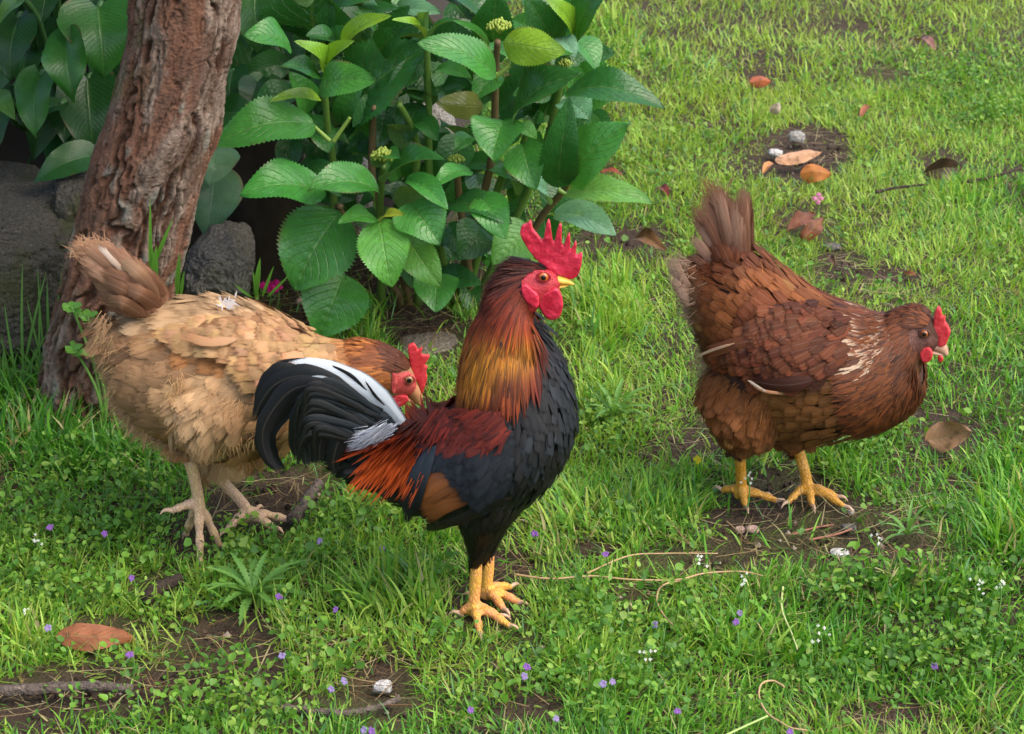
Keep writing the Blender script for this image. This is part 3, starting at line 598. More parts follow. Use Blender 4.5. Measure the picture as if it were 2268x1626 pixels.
for a, b, y in [((655, 660), (735, 545), 3.10), ((640, 655), (565, 585), 3.06), ((1700, 880), (1740, 905), 3.04), ((1420, 345), (1410, 345), 3.04), ((1405, 360), (1500, 290), 3.06)]:
    V, fs = stem_geo([aty(*Zc(*a), y), aty(*Zc(*b), y)], .0032, .0024); mesh('leaf_stalk', V, fs, mat_plain('green_stalk', lin((120, 150, 62)), .5), HY)
# filler foliage further inside the bush
Vs = []; UV = []; Cc = []; Fs = []; o = 0
for i in range(270):
    a = RNG.uniform(430, 1850); b = RNG.uniform(-60, 1330); yl = RNG.uniform(3.14, 3.42)
    if abs(a-1150)/800+max(0, b-620)/800 > 1.1: continue
    if 820 < a < 1060 and 480 < b < 760 and i % 3: continue
    if 1450 < a and b > 700 and i % 3: continue
    ang = RNG.uniform(0, 6.28); ln = RNG.uniform(150, 260); p, q = Zc(a, b), Zc(a+ln*math.cos(ang), b+ln*math.sin(ang)*.8)
    P, uv = leaf_geo(aty(*p, yl), aty(*q, yl-.03), RNG.uniform(110, 190)*.4766*pxm(yl), nrm(np.array([0, -.6, .75])+RNG.normal(0, .3, 3)), .12, .3, seed=i, curl=-.08, puck=.02, nu=9, nv=33)
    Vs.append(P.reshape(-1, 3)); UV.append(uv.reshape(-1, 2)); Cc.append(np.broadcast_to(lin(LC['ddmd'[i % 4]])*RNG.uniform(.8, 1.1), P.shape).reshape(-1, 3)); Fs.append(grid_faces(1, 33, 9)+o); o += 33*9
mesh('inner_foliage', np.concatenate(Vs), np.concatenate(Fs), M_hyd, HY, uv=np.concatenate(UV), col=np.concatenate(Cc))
def bud(u, v, Y, r, n=60, s=1):
    c = aty(u, v, Y); parts = []
    for k in range(n):
        a = k*2.4; h = 1-(k+.5)/n*1.1; rr = math.sqrt(max(0, 1-h*h*.6))*math.sqrt((k+.5)/n); p = c+r*np.array([math.cos(a)*rr, math.sin(a)*rr, .55*h])+RNG.normal(0, r*.05, 3)
        q = p-np.array([0, 0, r*.22]); m_ = r*RNG.uniform(.10, .17); parts.append(tube_geo([q, p-np.array([0, 0, m_]), p, p+np.array([0, 0, m_])], [m_*.3, m_*.8, m_, m_*.4], 7)); 
    for k in range(8):
        a = k*.785; parts.append(tube_geo([c-np.array([0, 0, r*.7]), c+r*.7*np.array([math.cos(a), math.sin(a), .1])], [r*.06, r*.05], 6))
    V, fs = join_geo(parts); return mesh('flower_bud', V, fs, mat_plain('bud_green', lin((138, 156, 58)), .5), HY)
bud(425+.4766*890, 345, 3.02, .016); bud(425+.4766*1230, 352, 3.06, .011, 40); bud(425+.4766*1430, 58, 3.05, .015); bud(425+.4766*1735, 141, 3.09, .010, 36)

# arum plants
AC = lambda x, y: (.2724*x, .2724*y)
ab = gnd(120, 330); AR = empty('arum_plant', (ab[0], 3.5, .1), 'clump of large glossy arrow-shaped leaves hanging left of the tree trunk', 'plant')
AL = [((800, 60), (850, 615), 560, 3.16, 'm', dict(nh=(.1, -.75, .6), bow=.16, ruf=.05)), ((545, 300), (590, 835), 330, 3.12, 'm', dict(nh=(-.3, -.8, .5), ruf=.13, fold=.4, twist=.5)), ((150, 150), (60, 640), 330, 3.20, 'd', dict(nh=(-.2, -.75, .6))), ((335, 610), (265, 1105), 300, 3.15, 'm', dict(nh=(-.2, -.8, .5), ruf=.08, twist=.3)), ((-60, 790), (110, 935), 190, 3.16, 'l', {}), ((715, 640), (765, 1310), 440, 3.26, 'd', dict(nh=(.1, -.9, .35))), ((735, 1270), (275, 1460), 270, 3.13, 'd', dict(nh=(0, -.75, .65))),
      ((150, 10), (-30, 185), 120, 3.10, 'l', {}), ((570, 520), (545, 760), 150, 3.2, 'd', {}), ((490, 850), (270, 975), 170, 3.2, 'd', {}), ((60, 420), (-60, 760), 260, 3.3, 'd', {}), ((20, 900), (-20, 1160), 200, 3.26, 'd', {}), ((420, -120), (330, 160), 260, 3.3, 'd', {}), ((180, -150), (120, 60), 240, 3.2, 'd', {}), ((-30, -20), (-10, 240), 240, 3.28, 'd', {}), ((900, -220), (720, 60), 300, 3.3, 'd', {}), ((880, 380), (760, 620), 260, 3.34, 'd', {}), ((230, 420), (180, 660), 260, 3.34, 'd', {}), ((430, 560), (420, 840), 240, 3.36, 'd', {}), ((120, 700), (160, 1000), 240, 3.38, 'd', {}), ((560, 900), (520, 1150), 240, 3.4, 'd', {})]
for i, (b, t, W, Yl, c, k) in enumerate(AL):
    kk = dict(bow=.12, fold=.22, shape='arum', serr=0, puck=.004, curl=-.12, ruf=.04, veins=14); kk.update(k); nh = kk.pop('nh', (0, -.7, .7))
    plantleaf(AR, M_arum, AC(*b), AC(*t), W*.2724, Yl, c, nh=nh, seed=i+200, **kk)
    p = aty(*AC(*b), Yl); V, fs = stem_geo([(p[0]*.7+ab[0]*.3, 3.55, .15), (p[0]*.9+ab[0]*.1, (p[1]+3.5)/2, max(p[2]*.8, .2)), p-np.array([0, -.03, .005]), p], .007, .004); mesh('leaf_stalk', V, fs, mat_plain('arum_stalk', lin((58, 96, 46)), .45), AR)
AR2 = empty('arum_plant', (gnd(520, 300)[0], 3.55, .1), 'glossy arum leaves showing between the tree trunk and the hydrangea', 'plant')
AL2 = [((300, -90), (300, 240), 230, 3.30, 'm', {}), ((110, 815), (65, 1095), 230, 3.16, 'p', dict(nh=(.1, -.95, .25))), ((105, 690), (85, 855), 190, 3.14, 'p', dict(nh=(.3, -.85, .4))), ((300, 380), (260, 540), 130, 3.3, 'd', {}), ((340, 370), (310, 560), 150, 3.32, 'm', {}), ((150, 520), (320, 560), 150, 3.28, 'm', {}), ((190, 330), (170, 500), 150, 3.34, 'd', {}), ((420, 250), (330, 420), 200, 3.4, 'd', {}), ((480, 420), (420, 600), 200, 3.42, 'd', {}), ((250, 600), (240, 760), 160, 3.4, 'd', {}), ((380, 50), (240, 200), 200, 3.42, 'd', {}), ((1010, -80), (860, 60), 200, 3.5, 'p', {}), ((1330, -80), (1270, 80), 160, 3.5, 'p', {})]
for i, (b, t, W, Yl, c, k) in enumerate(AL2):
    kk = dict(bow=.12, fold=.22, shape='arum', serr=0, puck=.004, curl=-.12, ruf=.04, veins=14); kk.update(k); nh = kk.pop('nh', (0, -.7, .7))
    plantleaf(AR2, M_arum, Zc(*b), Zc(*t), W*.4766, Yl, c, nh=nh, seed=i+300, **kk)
    p = aty(*Zc(*b), Yl); V, fs = stem_geo([(p[0], 3.6, .12), (p[0], (p[1]+3.55)/2, max(p[2]*.8, .2)), p], .006, .004); mesh('leaf_stalk', V, fs, mat_plain('arum_stalk', lin((58, 96, 46)), .45), AR2)
# dense dark leaves behind
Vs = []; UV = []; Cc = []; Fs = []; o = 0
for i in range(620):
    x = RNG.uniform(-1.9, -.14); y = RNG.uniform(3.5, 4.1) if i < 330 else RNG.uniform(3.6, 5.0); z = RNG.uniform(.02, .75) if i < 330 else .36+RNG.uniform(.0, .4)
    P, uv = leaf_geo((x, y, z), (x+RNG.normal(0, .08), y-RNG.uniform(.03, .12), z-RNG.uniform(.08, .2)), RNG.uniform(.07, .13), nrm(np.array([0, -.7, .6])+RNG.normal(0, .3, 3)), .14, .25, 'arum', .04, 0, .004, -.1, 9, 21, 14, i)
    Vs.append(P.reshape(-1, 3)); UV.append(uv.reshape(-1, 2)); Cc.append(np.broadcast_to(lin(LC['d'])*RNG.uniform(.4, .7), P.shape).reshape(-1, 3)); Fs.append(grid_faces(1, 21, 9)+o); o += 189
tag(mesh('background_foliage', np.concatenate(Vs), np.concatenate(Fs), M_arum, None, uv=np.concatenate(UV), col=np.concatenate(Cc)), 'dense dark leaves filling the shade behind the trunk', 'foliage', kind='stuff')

# ------------------------------------------------------------------ fallen leaves, sticks, stones, flowers
M_dry = mat_leaf('dry_leaf', 9, 2.5, .18, .55, .3, .08, .0008, (.30, .20, .13))
def fallen(ua, va, ub, vb, W, c, label, roll=.4, bow=.15, fold=.5, tilt=(0, -.3, 1), zb=.02, zt=.02, shape='hyd', ruf=.05, cat='fallen leaf', seed=0):
    b, t = gnd(ua, va, zb), gnd(ub, vb, zt); mid = (b+t)/2; o0 = np.array([mid[0], mid[1], 0])
    P, uv = leaf_geo(b, t, W*pxm(mid[1])*1.1, np.array(tilt), bow, fold, shape, ruf, 0, .006, roll*0, 13, 31, 9, seed)
    q = fbm(P*60, 2, seed)[..., None]; sp = sstep(.55, .7, fbm(P*140, 3, seed+5))[..., None]; col = lerp(lin(c)*.65, lin(c)*1.15, q)*(1-.45*sp); P = P+np.array([0, 0, 1])*((fbm(P*45, 2, seed+9)-.5)*.008)[..., None]
    return tag(mesh('fallen_leaf', P, grid_faces(1, 31, 13), M_dry, None, uv=uv, col=col, origin=o0), label, cat, 'fallen leaves on the grass')
fallen(122, 1412, 302, 1412, 62, (142, 86, 54), 'long rust-brown fallen leaf in the grass at lower left', tilt=(0, -.75, .7), fold=-.35, bow=.10, zb=.02, zt=.012, seed=1)
fallen(2052, 975, 2150, 955, 66, (142, 108, 78), 'tan-brown curled fallen leaf in the grass below the chestnut hen\'s breast', tilt=(0, -.9, .5), fold=.35, bow=-.12, zb=.015, zt=.035, seed=2, ruf=.12)
fallen(1716, 360, 1820, 340, 34, (196, 148, 112), 'long pinkish tan curled leaf lying on bare soil', tilt=(0, -.7, .7), fold=-.6, bow=.14, seed=3)
fallen(1772, 384, 1842, 384, 44, (168, 102, 44), 'glossy orange-brown fallen leaf beside the pinkish tan one', tilt=(0, -.8, .6), fold=-.4, bow=.16, seed=4)
fallen(1662, 184, 1708, 178, 34, (172, 92, 58), 'small curled reddish leaf in the far grass above the bare patch', tilt=(0, -.9, .5), fold=-.7, bow=.2, seed=5, zb=.03, zt=.03)
fallen(2046, 384, 2132, 366, 46, (64, 44, 32), 'dark brown curled leaf standing in the grass at right', tilt=(0, -.9, .3), fold=.6, bow=.1, zt=.03, seed=6)
fallen(1402, 528, 1476, 556, 40, (104, 72, 44), 'brown fallen leaf on dry stalks between the hydrangea and the chestnut hen', tilt=(0, -.7, .7), seed=7)
fallen(1330, 382, 1378, 388, 20, (150, 76, 58), 'small reddish fallen leaf just right of the hydrangea', seed=8)
fallen(1458, 418, 1482, 436, 22, (116, 54, 46), 'tiny dark red leaf in the grass left of the chestnut hen\'s tail', seed=9)
fallen(1690, 384, 1712, 364, 16, (190, 128, 76), 'narrow orange leaf scrap below the pale pebbles', seed=10)
fallen(1708, 250, 1728, 226, 24, (176, 160, 140), 'pale greyish leaf scrap upright in the far grass', tilt=(0, -1, .2), zt=.04, seed=11)
fallen(2030, 92, 2072, 112, 26, (150, 106, 92), 'faded pinkish brown leaf flat in the farthest grass', seed=12)
fallen(1905, 262, 1930, 240, 16, (150, 88, 58), 'little rusty leaf scrap in the far lawn above the dark curled leaf', seed=13)
fallen(1745, 512, 1800, 478, 34, (110, 62, 42), 'crumpled dark red-brown leaf behind the chestnut hen, lower of the pair', tilt=(0, -.7, .7), ruf=.22, fold=.5, seed=14)
fallen(1780, 528, 1826, 480, 36, (124, 74, 48), 'crumpled brown leaf behind the chestnut hen, upper of the pair', tilt=(.3, -.7, .6), ruf=.25, fold=-.5, zt=.04, seed=15)
fallen(2000, 606, 2030, 612, 16, (140, 84, 52), 'small brown leaf scrap in the grass above the chestnut hen\'s neck', seed=16)
fallen(1838, 566, 1850, 592, 14, (92, 62, 46), 'dark leaf scrap behind the chestnut hen\'s back', tilt=(0, -1, .2), zb=.03, seed=17)
M_twig = mat_rock('twig_bark', lin((70, 60, 53)), lin((112, 100, 90)), 0); M_twigd = mat_rock('twig_dark', lin((46, 38, 32)), lin((80, 67, 57)), 0); M_straw = mat_plain('straw_stem', lin((176, 146, 104)), .6); M_red = mat_plain('twig_red', lin((150, 100, 78)), .7)
def stick(pts, r, mat, label, name='twig', cat='twig', z=.010, knots=True):
    P = np.array([gnd(p[0], p[1], (p[2] if len(p) > 2 else z)) for p in pts]); n = 10*len(P); C = catmull(P, n); rad = np.linspace(r*1.05, r*.75, n)*(1+((fbm(np.stack([np.arange(n)*.35, np.full(n, r*900), np.zeros(n)], -1), 3, 6)-.5)*.5 if knots else 0))
    V, fs = tube_geo(C, rad, 10); V = V+((fbm(V*300, 2, 4)-.5)*r*.5)[:, None]*nrm(RNG.normal(0, 1, 3)); o = P[0].copy(); o[2] = 0
    return tag(mesh(name, V, fs, mat, None, origin=o), label, cat)
stick([(650, 1150), (672, 1118), (706, 1070)], .0075, M_twig, 'thick grey stick on bare soil below the rooster\'s tail', z=.014)
stick([(326, 1326), (352, 1304), (398, 1282)], .0085, M_twigd, 'short dark bark-covered stick in the weeds left of centre', z=.014)
stick([(-10, 1532), (120, 1524), (200, 1520), (294, 1526)], .0065, M_twig, 'long straight grey stick in the lower left corner')
stick([(622, 1567), (700, 1576), (770, 1580), (830, 1568), (884, 1548)], .0042, M_twig, 'thin bent brown twig below the grey-white stone')
stick([(2130, 404), (2180, 396), (2225, 384), (2262, 372)], .0030, M_twigd, 'thin dark twig in the grass at the right edge', z=.02)
stick([(1940, 426), (1985, 416), (2060, 408)], .0026, M_twigd, 'thin dark twig in the grass below the dark curled leaf', z=.02)
stick([(1792, 1196), (1850, 1184), (1886, 1172)], .0013, M_red, 'thin reddish twig on the soil in front of the chestnut hen', z=.008)
stick([(1750, 1186), (1800, 1170), (1846, 1162)], .0012, M_red, 'second reddish twig crossing the soil behind the first', z=.008)
stick([(1140, 1272), (1220, 1282), (1310, 1276), (1400, 1284), (1500, 1284), (1560, 1270), (1640, 1266), (1690, 1276)], .0011, M_straw, 'long pale dry stalk lying across the lawn right of the rooster\'s feet', 'dry_stalk', 'stalk', .022, False)
stick([(1508, 1286), (1466, 1298), (1455, 1330), (1470, 1362), (1490, 1384)], .0011, M_straw, 'curved dry stalk bending down from the long pale one', 'dry_stalk', 'stalk', .020, False)
stick([(1738, 1522), (1712, 1508), (1686, 1516), (1682, 1546), (1700, 1580), (1730, 1600), (1752, 1612), (1790, 1618)], .0010, M_straw, 'looped pale dry stalk in the grass at bottom right', 'dry_stalk', 'stalk', .022, False)
stick([(1734, 1300), (1732, 1350), (1752, 1400), (1766, 1438)], .0011, mat_plain('stem_pale', lin((168, 176, 110)), .6), 'pale upright grass stem left of the small white flowers', 'dry_stalk', 'stalk', .03, False)
stick([(1300, 1270), (1390, 1232), (1470, 1226), (1590, 1226)], .0009, M_straw, 'thin brownish stalk lying above the long pale one', 'dry_stalk', 'stalk', .018, False)
stick([(1530, 1668), (1600, 1632), (1700, 1586)], .0013, mat_plain('stem_green', lin((150, 172, 96)), .6), 'light green grass stem lying across the bottom edge', 'grass_stalk', 'stalk', .03, False)
def pebble(u0, v0, u1, v1, mat, label, seed, dz=.35, name='pebble'):
    w, h = u1-u0, v1-v0; v0 = v1-max(h-.30*w, .42*h); Y = gnd((u0+u1)/2, v1)[1]+.35*w*pxm(2.5); v0 -= .14*w; v1 -= .14*w; return rock(name, u0, v0, u1, v1, Y, (u1-u0)*pxm(Y)*.8, mat, label, seed, 4, 8, .22, 'stone')
pebble(824, 1500, 870, 1544, M_rockw, 'roundish grey-white stone on the soil at the bottom', 21, name='stone')
pebble(1628, 1164, 1650, 1182, M_rockp, 'small pale chip left of the flat pinkish one under the chestnut hen', 22); pebble(1650, 1160, 1682, 1184, M_rockp, 'flat pinkish white chip in the soil under the chestnut hen', 23)
pebble(1838, 1212, 1882, 1238, M_rockw, 'angular white stone on bare soil below the chestnut hen\'s foot', 24, name='stone'); pebble(1862, 1158, 1898, 1180, M_rockg, 'grey pebble near the chestnut hen\'s front claw', 25)
pebble(1746, 286, 1786, 322, M_rockl, 'pale flat stone at the top of the bare patch', 26, name='stone'); pebble(1700, 326, 1734, 354, M_rockw, 'greyish white stone touching the pinkish tan leaf', 27, name='stone')
pebble(1826, 536, 1862, 556, M_rockg, 'smooth grey oval pebble behind the chestnut hen\'s back', 28); pebble(1390, 1330, 1420, 1356, M_rockp, 'pinkish pebble on soil right of the rooster\'s feet', 29); pebble(1878, 1124, 1892, 1142, M_rockw, 'tiny white shell chip at the chestnut hen\'s claw', 30)
pebble(52, 745, 120, 800, M_rockp, 'pinkish stone in the long grass at the foot of the boulder', 31, name='stone'); pebble(30, 795, 90, 850, M_rockg, 'grey stone below the pinkish one at the left edge', 32, name='stone'); pebble(1905, 1262, 1920, 1284, M_rockw, 'pointed white shell chip standing in the grass', 33)
pebble(655, 655, 690, 678, M_rockp, 'small pink-grey pebble on soil under the hydrangea leaves', 34)
def flower(u, v, label, c, r=.006, petals=5, z=.035, cat='flower', name='wildflower', group=None, n=1, spread=.004, stem=True):
    p = gnd(u, v, z); root = empty(name, (p[0], p[1]+.004, 0), label, cat, group); parts = []; cols = []
    for j in range(n):
        q = p+RNG.normal(0, spread, 3)*(n > 1); nn = nrm(np.array([RNG.normal(0, .4), -.8, .6])); A_ = nrm(np.cross(nn, [0, .2, 1])); B_ = np.cross(nn, A_)
        for k in range(petals):
            a = k*2*math.pi/petals+RNG.uniform(-.2, .2); d = A_*math.cos(a)+B_*math.sin(a); s = np.cross(nn, d); L = r*RNG.uniform(.8, 1.2)
            V = np.array([q, q+d*L*.6+s*L*.45+nn*L*.15, q+d*L+s*L*.18+nn*L*.05, q+d*L-s*L*.18+nn*L*.05, q+d*L*.6-s*L*.45+nn*L*.15, q+d*L*.6+nn*L*.28]); parts.append((V, [np.array([[0, 1, 5], [1, 2, 5], [2, 3, 5], [3, 4, 5], [4, 0, 5]])]))
    V, fs = join_geo(parts); mesh('petals', V, fs, c, root, smooth=False)
    if stem:
        V, fs = tube_geo([(p[0], p[1]+.004, -.002), (p[0]+.003, p[1]+.006, z*.6), p+np.array([0, .002, -.001])], [.0010, .0009, .0007], 6, 10); mesh('stem', V, fs, M_stemg, root)
    return root
def mat_petal(nm, c): t = NT(nm, .6, .2); n = t.noise(t.obj(), 300., 3); t.base(t.mix(n, np.asarray(c)*.7, np.minimum(np.asarray(c)*1.2, 1))); t.translucent(np.asarray(c), .35); return t.m
M_stemg = mat_plain('flower_stem', lin((96, 138, 58)), .6); M_vio = mat_petal('petal_violet', lin((146, 98, 176))); M_vio2 = mat_petal('petal_lilac', lin((158, 138, 184))); M_wht = mat_petal('petal_white', lin((226, 226, 212))); M_mag = mat_petal('petal_magenta', lin((206, 30, 130))); M_yel = mat_petal('petal_yellow', lin((224, 206, 48)))
VI = [(111, 1168, 0, 'pale purple flower among weeds at the left edge below the buff hen'), (232, 1182, 0, 'bright purple flower left of the buff hen\'s raised foot'), (291, 1280, 0, 'purple flower just left of the dark bark stick'), (287, 1450, 0, 'purple flower below the rust-brown fallen leaf'), (106, 1391, 1, 'faint lilac flower left of the rust-brown fallen leaf'),
      (709, 1198, 1, 'lilac flower in grass under the rooster\'s hanging tail'), (846, 1214, 1, 'lilac flower below the rooster\'s rust saddle feathers'), (619, 1321, 0, 'purple flower right of the spreading weed rosette'), (743, 1350, 0, 'purple flower at the left of the dense grass tuft'), (624, 1453, 1, 'lilac flower in weeds upper left of the grey-white stone'),
      (733, 1526, 1, 'lilac flower left of the grey-white stone'), (762, 1508, 1, 'small lilac flower nearest the grey-white stone'), (1042, 1573, 0, 'bright purple flower right of the grey-white stone near the bottom'), (806, 1617, 1, 'pale flower cut by the bottom edge, left one'), (823, 1619, 0, 'purple flower at the bottom edge below the bent twig'),
      (1184, 1182, 0, 'purple flower in the grass behind the rooster\'s legs'), (1341, 1228, 0, 'purple flower in the grass above the long pale stalk'), (1450, 1383, 1, 'pale lilac flower pair at the end of the curved stalk'), (1630, 1377, 0, 'lower purple flower of two in the grass right of centre'), (1638, 1358, 1, 'upper lilac flower of two in the grass right of centre'),
      (1167, 1477, 0, 'upper purple flower of two below the rooster\'s feet'), (1161, 1497, 1, 'lower lilac flower of two below the rooster\'s feet'), (1336, 1515, 1, 'left lilac flower of a pair near the bottom'), (1357, 1510, 1, 'right lilac flower of a pair near the bottom'), (1501, 1575, 0, 'round purple flower left of the looped stalk'), (1232, 1592, 1, 'pale lilac flower on the bottom edge right of the rooster'), (2069, 1476, 0, 'purple flower in tall grass at lower right'), (1750, 1621, 0, 'purple flower cut by the bottom edge below the looped stalk')]
for u, v, k, lb in VI: flower(u, v, lb, (M_vio, M_vio2)[k], .0038, group='small purple wildflowers in the grass')
WH = [(1657, 1054, 'cluster of tiny white flowers beside the chestnut hen\'s near leg', .05), (1819, 1409, 'cluster of tiny white flowers in grass at lower right', .05), (2160, 1298, 'white flower cluster near the right edge, left one', .05), (2216, 1295, 'white flower cluster at the right edge', .05), (1945, 1195, 'tiny white flowers on soil in front of the chestnut hen', .03), (1545, 1240, 'tiny white flowers above the long pale stalk', .04), (1647, 1287, 'white flower cluster right of the long pale stalk', .05), (1434, 1443, 'white flower cluster below the pale lilac pair', .04), (60, 1357, 'tiny white flowers at the left edge above the fallen leaf', .03), (80, 1200, 'tiny white flowers among weeds far left', .04)]
for u, v, lb, z in WH: flower(u, v, lb, M_wht, .0017, 4, z, n=6, spread=.0045, group='tiny white wildflowers in the grass')
flower(594, 634, 'left magenta petal flower at the foot of the hydrangea', M_mag, .011, 4, .03, name='pink_flower', group='magenta flowers'); flower(612, 636, 'right magenta petal flower at the foot of the hydrangea', M_mag, .010, 4, .03, name='pink_flower', group='magenta flowers')
flower(1812, 441, 'small pink blossom in the grass right of the chestnut hen\'s tail', mat_petal('petal_pink', lin((206, 130, 160))), .009, 4, .03, name='pink_flower'); flower(1546, 1018, 'tiny yellow flower left of the chestnut hen\'s legs', M_yel, .005, 5, .03)
# upright grasses and seedlings against the trunk
def grass_clump(u, v, Y, blades_, label, c, name='grass_tuft'):
    p = aty(u, v, Y); p[2] = 0; root = empty(name, p, label, 'grass tuft'); Vs = []; Fs = []; o = 0
    for (ua, va, ub, vb, w) in blades_:
        a, b = aty(ua, va, Y), aty(ub, vb, Y-.02); P, uv = leaf_geo(a, b, w*pxm(Y), (0, -.9, .2), .05, .25, 'oth', 0, 0, 0, -.03, 3, 14); Vs.append(P.reshape(-1, 3)); Fs.append(grid_faces(1, 14, 3)+o); o += 42
    mesh('blade_cluster', np.concatenate(Vs), np.concatenate(Fs), M_grass, root, col=np.tile(lin(c), (o, 1)))
grass_clump(345, 640, 2.78, [(338, 660, 332, 442, 9), (340, 660, 346, 545, 18), (336, 600, 382, 486, 9), (360, 660, 330, 520, 7)], 'tall green grass blades standing in front of the trunk', (96, 148, 52))
grass_clump(395, 650, 2.8, [(392, 660, 398, 560, 12), (400, 660, 408, 600, 8)], 'short grass blades at the right edge of the trunk', (92, 140, 54))
grass_clump(572, 650, 2.95, [(566, 660, 576, 572, 13), (572, 660, 560, 600, 8), (580, 660, 606, 590, 7), (590, 660, 640, 610, 6), (560, 660, 520, 630, 6)], 'bright grass blades beside the grey rock behind the buff hen', (104, 156, 60))
bl = []
for i in range(26): a = RNG.uniform(-10, 150); bl.append((a, 860+RNG.uniform(-20, 30), a+RNG.normal(8, 40), RNG.uniform(570, 780), RNG.uniform(4, 7)))
grass_clump(60, 850, 2.86, bl, 'long thin grass growing in front of the mossy boulder', (86, 128, 62))
def seedling(u, v, Y, heads, label):
    p = aty(u, v, Y); root = empty('seedling', (p[0], Y, 0), label, 'seedling'); parts = []; C = []; D = []
    b = np.array([p[0], Y, -.005]); allc = []
    for hu, hv in heads:
        h = aty(hu, hv, Y-.01); parts.append(tube_geo([b, lerp(b, h, .5)+np.array([.008, 0, 0]), h], [.0022, .0018, .0014], 7, 14))
        for k in range(9):
            a = k*2.4; C.append(h-np.array([0, 0, .004*(k % 3)])); D.append([math.cos(a), math.sin(a)*.8-.2, .5-.1*(k % 4)])
        n = len(C); V, fs, c = leaflets(np.array(C), np.array(D), np.tile(np.array([0, -.5, .8]), (n, 1)), RNG.uniform(.010, .017, n), RNG.uniform(.007, .011, n), np.tile(lin((92, 142, 58)), (n, 1))); mesh('leaf_cluster', V, fs, M_grass, root, col=c); C = []; D = []
    V, fs = join_geo(parts); mesh('stem', V, fs, M_stemg, root)
seedling(225, 850, 2.78, [(160, 682), (195, 702), (215, 715), (165, 772), (200, 778)], 'young bright green seedling between the trunk and the buff hen\'s tail')
def rosette(u, v, n, L, label):
    p = gnd(u, v, .008); root = empty('weed_rosette', (p[0], p[1], 0), label, 'weed'); Vs = []; Fs = []; UV = []; o = 0
    for k in range(n):
        a = k*2.4; l = L*RNG.uniform(.7, 1.1); P, uv = leaf_geo(p, p+np.array([math.cos(a)*l, math.sin(a)*l, .018*(k % 3)]), l*.16, (0, 0, 1), .12, .3, 'oth', .05, .25, 0, -.04, 5, 25, 6, k); Vs.append(P.reshape(-1, 3)); UV.append(uv.reshape(-1, 2)); Fs.append(grid_faces(1, 25, 5)+o); o += 125
    mesh('leaf_cluster', np.concatenate(Vs), np.concatenate(Fs), M_grass, root, col=np.tile(lin((108, 154, 72)), (o, 1)))
rosette(560, 1322, 22, .062, 'spreading green weed rosette right of the dark bark stick'); rosette(1880, 980, 14, .04, 'leafy weed rosette under the chestnut hen\'s breast'); rosette(2010, 1185, 14, .035, 'low weed rosette on soil right of the chestnut hen\'s feet'); rosette(1360, 920, 16, .05, 'tall weed rosette right of the rooster\'s breast')
